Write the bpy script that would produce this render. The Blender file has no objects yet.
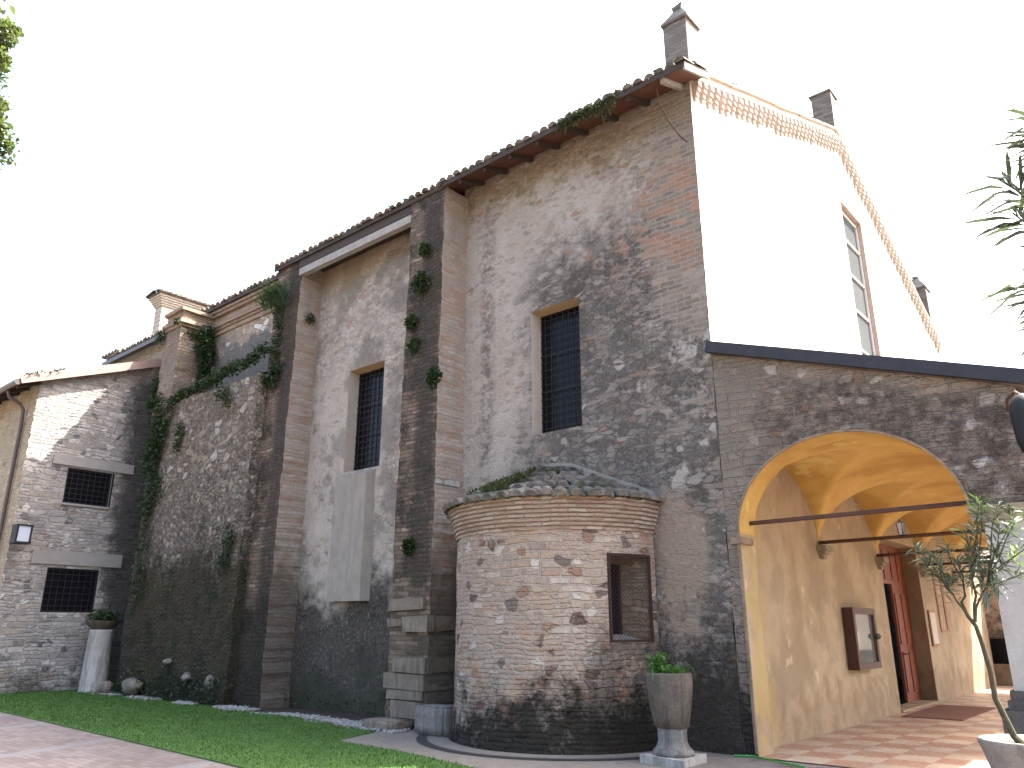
import bpy, bmesh, math, random
from math import sin, cos, pi, radians, sqrt
from mathutils import Vector, Matrix, noise as mnoise
R = random.Random(7)
sc = bpy.context.scene
COL = sc.collection

# ------------------------------------------------------------------ camera, sky, sun, exposure
CAM = Vector((4.885, -10.385, 1.6))
PITCH = math.atan(244 / 775)
cam_d = bpy.data.cameras.new('camera')
cam_d.sensor_fit = 'HORIZONTAL'; cam_d.sensor_width = 36; cam_d.lens = 775 / 1024 * 36
cam_d.clip_start = 0.05; cam_d.clip_end = 3000
cam = bpy.data.objects.new('camera', cam_d); COL.objects.link(cam)
cam.location = CAM; cam.rotation_euler = (pi / 2 + PITCH, 0, radians(40.5))
sc.camera = cam

SUN = Vector((0.78, 1.0, 1.72)).normalized()
world = bpy.data.worlds.new('World'); sc.world = world; world.use_nodes = True
wn = world.node_tree; bg = wn.nodes['Background']
sky = wn.nodes.new('ShaderNodeTexSky'); sky.sky_type = 'NISHITA'; sky.sun_disc = False
sky.sun_elevation = math.asin(SUN.z); sky.sun_rotation = math.atan2(SUN.x, SUN.y)
sky.air_density = 1.0; sky.dust_density = 6.0; sky.ozone_density = 1.0
wn.links.new(sky.outputs[0], bg.inputs[0]); bg.inputs[1].default_value = 0.15
sun_d = bpy.data.lights.new('sun', 'SUN'); sun_d.energy = 4.6; sun_d.angle = radians(0.53); sun_d.color = (1, .95, .87)
sun = bpy.data.objects.new('sun', sun_d); COL.objects.link(sun)
sun.rotation_euler = (-SUN).to_track_quat('-Z', 'Y').to_euler(); sun.location = SUN * 60
vs = sc.view_settings
sc.display_settings.display_device = 'sRGB'
vs.view_transform = 'Standard'; vs.look = 'None'; vs.gamma = 1; vs.use_curve_mapping = False
vs.exposure = 2.95
sc.cycles.max_bounces = 8; sc.cycles.diffuse_bounces = 5; sc.cycles.use_denoising = True
sc.cycles.sample_clamp_indirect = 8

# ------------------------------------------------------------------ material toolkit
class NT:
    def __init__(s, name):
        s.m = bpy.data.materials.new(name); s.m.use_nodes = True
        s.t = s.m.node_tree; s.b = s.t.nodes['Principled BSDF']
        g = s.new('ShaderNodeNewGeometry'); s.pos = g.outputs['Position']; s.nrm = g.outputs['Normal']
        sp = s.new('ShaderNodeSeparateXYZ'); s.link(s.pos, sp.inputs[0]); s.x, s.y, s.z = sp.outputs
        s.uv = s.new('ShaderNodeUVMap').outputs[0]
        su = s.new('ShaderNodeSeparateXYZ'); s.link(s.uv, su.inputs[0]); s.u, s.v = su.outputs[0], su.outputs[1]
    def new(s, t): return s.t.nodes.new(t)
    def link(s, a, b): s.t.links.new(a, b)
    def put(s, v, inp):
        if hasattr(v, 'is_output'): s.link(v, inp)
        else:
            if isinstance(v, (tuple, list)) and len(v) == 3 and inp.type == 'RGBA': v = (*v, 1)
            inp.default_value = v
    def f(s, op, a, b=0.0, c=None):
        n = s.new('ShaderNodeMath'); n.operation = op; s.put(a, n.inputs[0]); s.put(b, n.inputs[1])
        if c is not None: s.put(c, n.inputs[2])
        return n.outputs[0]
    def add(s, *a):
        r = a[0]
        for b in a[1:]: r = s.f('ADD', r, b)
        return r
    def mul(s, *a):
        r = a[0]
        for b in a[1:]: r = s.f('MULTIPLY', r, b)
        return r
    def inv(s, a): return s.f('SUBTRACT', 1.0, a)
    def ss(s, v, a, b, lo=0.0, hi=1.0):
        n = s.new('ShaderNodeMapRange'); n.interpolation_type = 'SMOOTHSTEP'
        s.put(v, n.inputs[0])
        if a > b: a, b, lo, hi = b, a, hi, lo
        for i, q in zip((1, 2, 3, 4), (a, b, lo, hi)): n.inputs[i].default_value = q
        return n.outputs[0]
    def noise(s, scale, detail=4, rough=.55, vec=None, dist=0.0, off=0.0):
        n = s.new('ShaderNodeTexNoise'); n.inputs['Scale'].default_value = scale; n.inputs['Detail'].default_value = detail
        n.inputs['Roughness'].default_value = rough; n.inputs['Distortion'].default_value = dist
        v = vec if vec is not None else s.pos
        if off: v = s.vadd(v, (off, off * .7, off * 1.3))
        s.link(v, n.inputs['Vector']); return n.outputs[0]
    def noisec(s, scale, vec, detail=2):
        n = s.new('ShaderNodeTexNoise'); n.inputs['Scale'].default_value = scale; n.inputs['Detail'].default_value = detail
        s.link(vec, n.inputs['Vector']); return n.outputs['Color']
    def vadd(s, a, b):
        n = s.new('ShaderNodeVectorMath'); n.operation = 'ADD'; s.put(a, n.inputs[0]); s.put(b, n.inputs[1]); return n.outputs[0]
    def vmul(s, a, b):
        n = s.new('ShaderNodeVectorMath'); n.operation = 'MULTIPLY'; s.put(a, n.inputs[0]); s.put(b, n.inputs[1]); return n.outputs[0]
    def warp(s, vec, scale, amt):
        c = s.noisec(scale, vec); c = s.vadd(c, (-.5, -.5, -.5)); return s.vadd(vec, s.vmul(c, (amt, amt, amt)))
    def mix(s, fac, a, b, mode='MIX'):
        n = s.new('ShaderNodeMix'); n.data_type = 'RGBA'; n.blend_type = mode
        s.put(fac, n.inputs[0]); s.put(a, n.inputs[6]); s.put(b, n.inputs[7]); return n.outputs[2]
    def ramp(s, fac, stops, const=False):
        n = s.new('ShaderNodeValToRGB'); cr = n.color_ramp
        if const: cr.interpolation = 'CONSTANT'
        while len(cr.elements) < len(stops): cr.elements.new(.5)
        for e, (p, c) in zip(cr.elements, stops):
            e.position = p; e.color = (*c, 1) if len(c) == 3 else c
        s.put(fac, n.inputs[0]); return n.outputs[0]
    def voro(s, vec, feature='F1', rnd=1.0, scale=1.0):
        n = s.new('ShaderNodeTexVoronoi'); n.voronoi_dimensions = '2D'; n.feature = feature
        n.inputs['Scale'].default_value = scale; n.inputs['Randomness'].default_value = rnd; s.link(vec, n.inputs['Vector']); return n
    def rubble(s, sx, sz, warp=.35, rnd=.9, off=0.0):
        """irregular stones: returns three random numbers per stone and the distance from the joint"""
        v = s.vmul(s.uv, (sx, sz, 1)); v = s.vadd(v, (off, off, 0)); v = s.warp(v, .8, warp * .5); v = s.warp(v, 3.1, warp * .45)
        a = s.voro(v, 'F1', rnd); e = s.voro(v, 'DISTANCE_TO_EDGE', rnd)
        sp = s.new('ShaderNodeSeparateColor'); s.link(a.outputs['Color'], sp.inputs[0])
        return sp.outputs[0], sp.outputs[1], sp.outputs[2], e.outputs['Distance']
    def brick(s, bw=.24, bh=.068, mort=.011, warp=.02, vec=None):
        v = s.warp(vec if vec is not None else s.uv, 2.2, warp * 1.6); v = s.warp(v, 14, warp * .6)
        n = s.new('ShaderNodeTexBrick'); s.link(v, n.inputs['Vector'])
        n.inputs['Color1'].default_value = (0, 0, 0, 1); n.inputs['Color2'].default_value = (1, 1, 1, 1); n.inputs['Mortar'].default_value = (.5, .5, .5, 1)
        n.inputs['Scale'].default_value = 1; n.inputs['Mortar Size'].default_value = mort; n.inputs['Mortar Smooth'].default_value = .4
        n.inputs['Brick Width'].default_value = bw; n.inputs['Row Height'].default_value = bh
        sp = s.new('ShaderNodeSeparateColor'); s.link(n.outputs['Color'], sp.inputs[0])
        return sp.outputs[0], n.outputs['Fac']
    def bump(s, h, strength=.5, dist=.02):
        n = s.new('ShaderNodeBump'); n.inputs['Strength'].default_value = strength; n.inputs['Distance'].default_value = dist
        s.link(h, n.inputs['Height']); s.link(n.outputs[0], s.b.inputs['Normal'])
    def done(s, col, rough=.92, spec=.2, metal=0.0, k=.66):
        if hasattr(col, 'is_output') and k != 1: col = s.mix(1.0, col, (k * 1.06, k, k * .93), 'MULTIPLY')
        s.put(col, s.b.inputs['Base Color']); s.put(rough, s.b.inputs['Roughness'])
        s.b.inputs['Specular IOR Level'].default_value = spec; s.b.inputs['Metallic'].default_value = metal
        return s.m

def simple(name, col, rough=.8, var=.25, scale=9, bump=.15, metal=0.0, spec=.3):
    n = NT(name); a = n.noise(scale, 5, .6); b = n.noise(scale * 7, 3, .6, off=3)
    d = tuple(c * (1 - var) for c in col); l = tuple(min(1, c * (1 + var)) for c in col)
    c = n.ramp(n.add(n.mul(a, .7), n.mul(b, .3)), [(.3, d), (.7, l)])
    n.bump(n.add(a, n.mul(b, .6)), bump, .02)
    return n.done(c, rough, spec, metal)

STONES = [(0, (.30, .25, .20)), (.18, (.42, .37, .31)), (.36, (.25, .23, .21)), (.5, (.48, .42, .33)), (.64, (.35, .27, .20)),
          (.76, (.18, .16, .15)), (.84, (.54, .51, .47)), (.95, (.33, .20, .145))]

def mat_bay_right():       # nave bay by the facade: pale plaster worn to dark render, brick quoin
    n = NT('worn_plaster_and_render')
    nb = n.noise(.55, 5, .6); nm = n.noise(2.3, 6, .62, off=5); nf = n.noise(15, 6, .7, off=2); nx = n.noise(52, 4, .75, off=8); n3 = n.noise(6, 6, .7, off=17)
    pale = n.ramp(n.add(n.mul(nm, .5), n.mul(nf, .5)), [(.28, (.28, .255, .23)), (.48, (.43, .40, .365)), (.7, (.53, .50, .465))])
    pink = n.ss(n.noise(.9, 4, .6, off=11), .5, .62); pale = n.mix(n.mul(pink, .3), pale, (.35, .285, .235))
    spots = n.ss(n.noise(9, 5, .7, off=21), .63, .7); pale = n.mix(n.mul(spots, .6), pale, (.17, .145, .12))
    ng = n.noise(27, 5, .8, off=18); sp = n.add(n.mul(nx, .25), n.mul(ng, .5), n.mul(nf, .25))
    dark = n.ramp(sp, [(.36, (.022, .020, .019)), (.46, (.075, .069, .064)), (.54, (.145, .135, .125)), (.61, (.25, .235, .22)), (.69, (.42, .40, .375))])
    # the render's worn area
    w = n.mul(n.add(nb, -.5), 3.0); w2 = n.mul(n.add(nm, -.5), 2.2); w3 = n.mul(n.add(n3, -.5), 1.2)
    xx = n.add(n.x, w, w2, w3); zz = n.add(n.z, n.mul(w, .8), w2, w3)
    d = n.mul(n.ss(xx, -4.2, -3.0), n.ss(n.add(zz, n.mul(n.x, -.12)), 9.3, 8.0))
    low = n.ss(zz, 4.7, 3.9)
    d = n.f('MAXIMUM', d, n.mul(low, n.ss(xx, -4.6, -3.6)))
    streak = n.mul(n.ss(n.f('ABSOLUTE', n.add(n.x, 4.62, n.mul(w, .07), n.mul(w2, .06))), .26, .05), n.ss(zz, 9.9, 9.0), n.ss(n.noise(7, 5, .7, off=4), .38, .6))
    d = n.f('MAXIMUM', d, n.mul(streak, .75))
    c = n.mix(n.mul(d, .95), pale, dark)
    # broad lighter/darker mottling inside the render
    c = n.mix(n.mul(d, n.ss(n.noise(1.7, 6, .65, off=31), .52, .68), .45), c, n.ramp(ng, [(.35, (.14, .125, .11)), (.6, (.34, .31, .28))]))
    c = n.mix(n.mul(d, n.ss(n.noise(1.1, 5, .6, off=36), .52, .68), .5), c, (.07, .058, .048))
    # ochre wash under the eave
    och = n.mul(n.ss(n.add(zz, n.mul(w3, .6)), 9.3, 9.95), .8); c = n.mix(och, c, n.ramp(nf, [(.3, (.15, .11, .07)), (.7, (.30, .235, .16))]))
    # stones and bricks showing through
    r1, r2, r3, e = n.rubble(5, 8.5, .3, 1.0)
    g1, g2, g3, ge = n.rubble(6.5, 13, .35, 1.0, 60); gm = n.mul(n.ss(n.add(ge, n.mul(n.add(nf, -.5), .3)), .04, .16), n.ss(nm, .38, .56))
    c = n.mix(n.mul(gm, n.ss(g1, .45, .6), .5), c, n.mix(.55, c, (.50, .47, .43))); c = n.mix(n.mul(gm, n.ss(g1, .35, .2), .5), c, n.mix(.55, c, (.06, .053, .047)))
    e = n.add(e, n.mul(n.add(n3, -.5), .35), n.mul(n.add(nf, -.5), .25)); show = n.mul(n.ss(r1, .90, .92), n.ss(e, .10, .2), .8, n.ss(nm, .36, .5))
    c = n.mix(show, c, n.ramp(r2, [(0, (.34, .205, .145)), (.25, (.38, .35, .32)), (.5, (.28, .245, .21)), (.7, (.43, .41, .385)), (.9, (.32, .21, .16))], True))
    r4, r5, r6, e2 = n.rubble(3.2, 13, .3, 1.0, 40)   # horizontal ledges where render has fallen
    e2 = n.add(e2, n.mul(n.add(n3, -.5), .3), n.mul(n.add(nf, -.5), .3)); led = n.mul(n.ss(r4, .82, .85), n.ss(e2, .07, .16), d); c = n.mix(n.mul(led, .7), c, n.ramp(r5, [(0, (.24, .215, .19)), (.5, (.34, .315, .285)), (.8, (.27, .20, .155))], True))
    wsp = n.mul(n.ss(n.noise(7.5, 6, .75, off=81, vec=n.vmul(n.pos, (.7, 1, 1.3))), .655, .69), n.ss(nm, .4, .52)); c = n.mix(n.mul(wsp, .55), c, (.42, .40, .37))
    # brick quoin
    br, bf = n.brick(.27, .085, .012, .05)
    bc = n.ramp(n.add(n.mul(br, .7), n.mul(nf, .3)), [(.12, (.20, .175, .15)), (.4, (.30, .265, .23)), (.6, (.26, .215, .18)), (.8, (.36, .325, .29))])
    red = n.mul(n.ss(zz, 7.0, 7.6), n.ss(zz, 9.5, 8.8)); bc = n.mix(n.mul(red, .75, n.ss(br, .25, .55)), bc, n.ramp(br, [(.3, (.31, .15, .09)), (.9, (.40, .22, .14))]))
    bc = n.mix(n.mul(n.ss(n.noise(5, 5, .7, off=91), .5, .65), .5), bc, (.17, .155, .14)); bc = n.mix(n.mul(bf, .85), bc, (.36, .335, .30))
    step = n.mul(n.add(br, -.5), .6)
    q = n.mul(n.ss(n.add(n.x, n.mul(w, .22), step, n.mul(w2, .3)), -1.1, -.8), n.ss(zz, 5.9, 6.5))
    q2 = n.mul(n.ss(n.add(n.x, n.mul(w, .35), step, n.mul(w2, .4)), -2.0, -1.2), n.ss(n.noise(3.2, 4, .6, off=9), .5, .58), n.ss(zz, 6.4, 7.0))
    q3 = n.mul(n.ss(n.add(n.x, step, n.mul(w2, .35)), -1.3, -.8), n.ss(n.noise(2.6, 5, .65, off=44), .53, .60), n.ss(zz, 1.4, 2.0))
    q = n.f('MAXIMUM', n.f('MAXIMUM', q, q2), n.mul(q3, .85)); c = n.mix(q, c, bc)
    # old limewash scraps near the corner
    lw = n.mul(n.ss(n.noise(2.0, 6, .66, off=13), .60, .635), n.ss(n.x, -2.2, -1.0)); lw = n.mul(lw, n.ss(n.z, 6.6, 6.2))
    lw2 = n.mul(n.ss(n.f('ABSOLUTE', n.add(n.z, -5.75, n.mul(w3, .4))), .26, .12), n.ss(n.add(n.x, w3, n.mul(w2, .4)), -.9, -.45), n.ss(n.noise(5, 4, .6, off=23), .42, .5))
    c = n.mix(n.mul(n.f('MAXIMUM', lw, lw2), .9), c, n.ramp(nf, [(.3, (.36, .34, .31)), (.7, (.50, .48, .45))]))
    # pale patch of plaster beside the apse
    pp = n.mul(n.ss(n.f('ABSOLUTE', n.add(n.x, .82, n.mul(w, .25), n.mul(w3, .3), n.mul(n.z, -.03))), .5, .22), n.ss(zz, 1.2, 2.1), n.ss(zz, 3.9, 3.0))
    c = n.mix(n.mul(pp, .85), c, n.ramp(nf, [(.3, (.28, .225, .18)), (.7, (.40, .335, .28))]))
    # damp, sooty foot
    foot = n.ss(n.add(zz, n.mul(w3, .8), n.mul(n.add(nf, -.5), 1.2)), 2.1, .7); c = n.mix(n.mul(foot, .92), c, n.ramp(n.add(n.mul(nf, .6), n.mul(nx, .4)), [(.35, (.016, .014, .012)), (.6, (.055, .045, .036)), (.75, (.12, .1, .08))]))
    c = n.mix(n.mul(n.ss(ng, .54, .66), .3), c, n.mix(.55, c, (.03, .027, .024)))
    h = n.add(n.mul(gm, .5), n.mul(ng, 1.2), n.mul(nx, .5), n.mul(nf, 1.0), n.mul(n3, 1.2), n.mul(show, .6), n.mul(led, .8), n.mul(bf, q, -.8), n.mul(d, -.5)); n.bump(h, .7, .035)
    return n.done(c)

def mat_bay_mid():         # nave bay between the two big buttresses
    n = NT('stony_worn_plaster')
    nb = n.noise(.6, 5, .6); nm = n.noise(2.3, 6, .62, off=5); nf = n.noise(15, 6, .7, off=2); nx = n.noise(48, 4, .75, off=8)
    c = n.ramp(n.add(n.mul(nm, .5), n.mul(nf, .5)), [(.3, (.25, .23, .205)), (.5, (.41, .38, .345)), (.72, (.54, .51, .475))])
    w = n.mul(n.add(nb, -.5), 3); w2 = n.mul(n.add(nm, -.5), 2); zz = n.add(n.z, w, w2)
    r1, r2, r3, e = n.rubble(6.5, 11, .4, 1.0)
    area = n.mul(n.ss(zz, 6.6, 7.4), n.ss(zz, 10.2, 9.3)); area = n.f('MAXIMUM', n.mul(n.ss(nm, .3, .5), area), n.mul(n.ss(n.add(n.x, w2), -7.6, -7.2), n.ss(zz, 1.6, 2.4)))
    e = n.add(e, n.mul(n.add(nf, -.5), .2)); e = n.add(e, n.mul(n.add(n.noise(7, 5, .7, off=27), -.5), .4)); show = n.mul(n.ss(e, .05, .2), n.f('MAXIMUM', n.mul(area, n.ss(r1, .35, .4)), n.ss(r1, .9, .92)))
    c = n.mix(n.mul(show, .8), c, n.ramp(n.add(r2, n.mul(n.add(nf, -.5), .15)), STONES))
    c = n.mix(n.mul(area, n.ss(e, .07, .0), .5), c, (.12, .105, .09))
    gr = n.mul(n.ss(n.noise(1.3, 5, .62, off=15), .47, .6), .75); c = n.mix(gr, c, n.ramp(nx, [(.35, (.10, .092, .085)), (.65, (.28, .26, .235))]))
    c = n.mix(n.mul(n.ss(zz, 9.2, 10.0), .7), c, (.25, .19, .125))
    foot = n.ss(zz, 2.9, 1.9); c = n.mix(n.mul(foot, .93), c, n.ramp(nf, [(.38, (.018, .016, .014)), (.56, (.06, .053, .046)), (.72, (.19, .175, .16))]))
    moss = n.mul(n.ss(zz, 1.0, .2), n.ss(nf, .42, .55)); c = n.mix(n.mul(moss, .8), c, (.022, .032, .010))
    n.bump(n.add(nf, n.mul(nx, .5), n.mul(show, .9)), .7, .035)
    return n.done(c)

def mat_bay_left():        # upper wall above the ledge: grey render below, brick bands on top
    n = NT('grey_render_with_stone_band')
    nm = n.noise(2.2, 6, .62, off=5); nf = n.noise(14, 6, .7, off=2); nx = n.noise(44, 4, .75, off=8)
    grey = n.ramp(n.add(n.mul(nf, .5), n.mul(nx, .5)), [(.35, (.07, .067, .067)), (.55, (.15, .145, .142)), (.72, (.30, .28, .27))])
    r1, r2, r3, e = n.rubble(3.2, 5.5, .4, 1.0)
    stone = n.mix(n.ss(e, .03, .1), (.20, .18, .15), n.ramp(r2, [(0, (.36, .31, .25)), (.35, (.28, .24, .19)), (.6, (.6, .58, .55)), (.8, (.40, .34, .26))], True))
    zz = n.add(n.z, n.mul(n.add(nm, -.5), 1.6))
    c = n.mix(n.ss(zz, 9.0, 9.25), grey, stone)
    br, bf = n.brick(.27, .08, .012, .05); bc = n.ramp(br, [(.1, (.24, .19, .14)), (.5, (.36, .30, .23)), (.9, (.30, .2, .14))]); bc = n.mix(bf, bc, (.33, .3, .25))
    c = n.mix(n.ss(zz, 9.5, 9.7), c, bc)
    n.bump(n.add(nf, n.mul(nx, .5), n.mul(n.ss(e, 0, .15), .6)), .6, .03)
    return n.done(c)

def mat_buttress(name, side):
    """brick buttress; side=True: the pale flank, False: the sooty, mossy front"""
    n = NT(name)
    nb = n.noise(.8, 5, .6); nm = n.noise(2.6, 6, .65, off=5); nf = n.noise(16, 6, .7, off=2)
    br, bf = n.brick(.28, .082, .012, .06)
    r = n.add(n.mul(br, .65), n.mul(nf, .35)); w2 = n.mul(n.add(nm, -.5), 2.2); zz = n.add(n.z, n.mul(n.add(nb, -.5), 3), w2)
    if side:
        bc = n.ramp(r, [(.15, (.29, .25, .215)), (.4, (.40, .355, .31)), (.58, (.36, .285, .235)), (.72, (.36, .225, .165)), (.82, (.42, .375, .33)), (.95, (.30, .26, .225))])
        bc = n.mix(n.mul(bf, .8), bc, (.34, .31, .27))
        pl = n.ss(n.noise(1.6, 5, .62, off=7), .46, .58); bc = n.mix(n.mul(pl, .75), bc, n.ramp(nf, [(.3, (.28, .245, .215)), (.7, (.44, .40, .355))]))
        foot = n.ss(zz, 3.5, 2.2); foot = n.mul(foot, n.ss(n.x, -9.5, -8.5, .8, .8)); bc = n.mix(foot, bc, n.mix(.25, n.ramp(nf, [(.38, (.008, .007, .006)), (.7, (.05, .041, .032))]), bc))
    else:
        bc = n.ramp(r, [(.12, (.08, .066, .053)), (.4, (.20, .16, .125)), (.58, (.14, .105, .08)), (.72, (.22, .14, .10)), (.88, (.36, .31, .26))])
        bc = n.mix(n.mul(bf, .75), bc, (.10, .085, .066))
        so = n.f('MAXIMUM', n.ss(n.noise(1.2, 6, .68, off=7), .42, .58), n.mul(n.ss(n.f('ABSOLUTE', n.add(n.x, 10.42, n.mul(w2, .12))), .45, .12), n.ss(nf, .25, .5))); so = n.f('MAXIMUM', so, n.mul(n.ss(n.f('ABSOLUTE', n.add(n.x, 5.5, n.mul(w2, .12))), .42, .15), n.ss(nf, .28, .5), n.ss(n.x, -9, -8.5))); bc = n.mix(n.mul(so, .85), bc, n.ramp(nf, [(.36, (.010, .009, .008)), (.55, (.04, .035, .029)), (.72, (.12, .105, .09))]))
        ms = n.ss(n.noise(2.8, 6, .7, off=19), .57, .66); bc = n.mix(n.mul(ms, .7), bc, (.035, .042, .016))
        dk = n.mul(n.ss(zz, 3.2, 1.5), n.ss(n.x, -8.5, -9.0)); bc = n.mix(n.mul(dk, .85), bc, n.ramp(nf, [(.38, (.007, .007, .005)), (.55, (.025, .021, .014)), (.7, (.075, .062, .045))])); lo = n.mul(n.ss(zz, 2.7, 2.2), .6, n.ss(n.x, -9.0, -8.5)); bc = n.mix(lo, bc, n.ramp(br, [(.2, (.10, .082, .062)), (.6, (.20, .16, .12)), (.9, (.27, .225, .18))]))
    n.bump(n.add(n.mul(bf, -1.1), n.mul(br, .4), nf, n.mul(nm, 1.2)), .9, .03)
    return n.done(bc)

def mat_rubble(name, sx, sz, stops, mortar, warp=.35, joint=.09, foot=None, foot_col=None, extra=None, ochre=0.0, bumpd=.04):
    n = NT(name)
    nb = n.noise(.6, 5, .6); nm = n.noise(2.5, 6, .65, off=5); nf = n.noise(17, 6, .7, off=2)
    r1, r2, r3, e = n.rubble(sx, sz, warp, .95)
    st = n.ramp(r1, stops, True); st = n.mix(n.mul(n.ss(nf, .3, .7), .5), st, n.mix(.45, st, (.05, .045, .04)))
    tone = n.ss(r3, 0, 1, .65, 1.3); tc = n.new('ShaderNodeCombineColor'); [n.link(tone, tc.inputs[i]) for i in range(3)]
    st = n.mix(1.0, st, tc.outputs[0], 'MULTIPLY')
    mc = n.ramp(nf, [(.3, tuple(c * .65 for c in mortar)), (.7, tuple(c * 1.25 for c in mortar))])
    q1, q2, q3, e2 = n.rubble(sx * 2.3, sz * 1.9, warp, 1.0, 17)
    mc = n.mix(n.mul(n.ss(n.add(e2, n.mul(n.add(nf, -.5), .12)), .03, .12), n.ss(q2, .25, .3), .8), mc, n.ramp(q1, stops, True))
    stone = n.mul(n.ss(n.add(e, n.mul(n.add(nf, -.5), .10)), joint * .35, joint), n.ss(r2, .24, .28))
    c = n.mix(n.mul(stone, .92), mc, st)
    w2 = n.mul(n.add(nm, -.5), 2); zz = n.add(n.z, n.mul(n.add(nb, -.5), 2.4), w2)
    if extra: c = extra(n, c, zz, nb, nm, nf)
    if foot: c = n.mix(n.mul(n.ss(zz, foot, foot - 1.0), .93), c, n.ramp(nf, [(.35, tuple(q * .4 for q in foot_col)), (.65, foot_col), (.8, tuple(q * 2.4 for q in foot_col))]))
    n.bump(n.add(n.mul(n.ss(e, 0, joint * 2.2), stone, 1.4), n.mul(n.ss(e2, 0, .15), n.inv(stone), .7), n.mul(nf, .9), n.mul(r3, .5)), .9, bumpd)
    return n.done(c)

def mat_coursed(name, bw, bh, mort, stops, mortar, warp=.05, cob=.25, cobstops=STONES, foot=None, foot_col=None, extra=None, bumpd=.03, plaster=.35):
    """rough courses of long stones of two sizes, odd cobbles, mortar smeared over"""
    n = NT(name)
    nb = n.noise(.6, 5, .6); nm = n.noise(2.5, 6, .65, off=5); nf = n.noise(17, 6, .7, off=2); nh = n.noise(38, 4, .75, off=9); nj = n.noise(7, 5, .65, off=27)
    def layer(w, h, off):
        v = n.vadd(n.uv, (off, off * .37, 0)); v = n.warp(v, .9, warp * 2.2); v = n.warp(v, 3.5, warp * 1.2); v = n.warp(v, 11, warp * .6)
        b = n.new('ShaderNodeTexBrick'); n.link(v, b.inputs['Vector']); b.squash = 1.6; b.squash_frequency = 3; b.offset_frequency = 2; b.offset = .42
        b.inputs['Color1'].default_value = (0, 0, 0, 1); b.inputs['Color2'].default_value = (1, 1, 1, 1); b.inputs['Mortar'].default_value = (.5, .5, .5, 1)
        for k_, q in (('Scale', 1), ('Mortar Size', mort), ('Mortar Smooth', .55), ('Brick Width', w), ('Row Height', h)): b.inputs[k_].default_value = q
        sp = n.new('ShaderNodeSeparateColor'); n.link(b.outputs['Color'], sp.inputs[0]); return sp.outputs[0], b.outputs['Fac']
    a, fa = layer(bw, bh, 0); b, fb = layer(bw * .62, bh * .58, 5.3)
    sel = n.ss(n.noise(1.5, 4, .6, off=33), .47, .53)
    rnd = n.add(n.mul(n.inv(sel), a), n.mul(sel, b)); fac = n.add(n.mul(n.inv(sel), fa), n.mul(sel, fb))
    st = n.ramp(n.add(n.mul(rnd, .8), n.mul(nf, .2)), stops)
    st = n.mix(n.mul(n.ss(nj, .42, .66), .5), st, n.mix(.5, st, (.07, .06, .052)))
    mc = n.ramp(nf, [(.3, tuple(c * .68 for c in mortar)), (.7, tuple(c * 1.2 for c in mortar))])
    sm = n.mul(n.ss(n.noise(3.2, 6, .7, off=12), .5, .62), plaster)
    m = n.f('MINIMUM', n.add(fac, sm, n.mul(n.ss(nj, .6, .7), .5)), 1.0); c = n.mix(m, st, mc)
    r1, r2, r3, e = n.rubble(5.2, 6.6, .3, 1.0, 3); e = n.add(e, n.mul(n.add(nf, -.5), .2), n.mul(n.add(nj, -.5), .3))
    cb = n.mul(n.ss(r1, 1 - cob, 1 - cob + .02), n.ss(e, .06, .17)); c = n.mix(n.mul(cb, .95), c, n.mix(n.mul(n.ss(nf, .45, .7), .4), n.ramp(r2, cobstops, True), c))
    c = n.mix(n.mul(n.ss(nh, .56, .7), .35), c, n.mix(.6, c, (.03, .026, .022)))
    w2 = n.mul(n.add(nm, -.5), 2); zz = n.add(n.z, n.mul(n.add(nb, -.5), 2.4), w2)
    if extra: c = extra(n, c, zz, nb, nm, nf)
    if foot: zf = n.add(zz, n.mul(n.add(nj, -.5), 1.1), n.mul(n.add(nf, -.5), .8)); c = n.mix(n.mul(n.ss(zf, foot + .15, foot - .85), .95), c, n.ramp(nf, [(.35, tuple(q * .4 for q in foot_col)), (.65, foot_col), (.8, tuple(q * 2.2 for q in foot_col))]))
    n.bump(n.add(n.mul(fac, -1.0), n.mul(cb, .6), n.mul(nf, .8), n.mul(nh, .5), n.mul(rnd, .5)), .9, bumpd)
    return n.done(c)
def ex_porch(n, c, zz, nb, nm, nf):      # soot over the middle of the porch gable, pale along the gutter and the left edge
    nx = n.noise(50, 4, .75, off=8)
    so = n.mul(n.ss(n.add(n.x, n.mul(n.add(nm, -.5), 2.4)), .1, 1.4), n.ss(n.add(n.z, n.mul(n.x, .33), n.mul(n.add(nm, -.5), 1.2)), 5.55, 5.1))
    c = n.mix(n.mul(so, n.ss(n.noise(6, 6, .75, off=77), .36, .6), .8), c, n.ramp(n.add(n.mul(nf, .5), n.mul(nx, .5)), [(.35, (.022, .019, .016)), (.55, (.075, .06, .05)), (.72, (.2, .165, .14))]))
    pa = n.mul(n.ss(n.add(n.z, n.mul(n.x, .33), n.mul(n.add(nm, -.5), .7)), 5.3, 5.55), .75); c = n.mix(pa, c, n.ramp(nf, [(.3, (.22, .185, .155)), (.7, (.38, .33, .29))]))
    pb = n.mul(n.ss(n.add(n.x, n.mul(n.add(nm, -.5), 1.5)), .75, .3), n.ss(zz, 1.5, 2.4), .6); c = n.mix(pb, c, n.ramp(nx, [(.35, (.12, .105, .09)), (.65, (.33, .29, .25))]))
    return c
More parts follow.
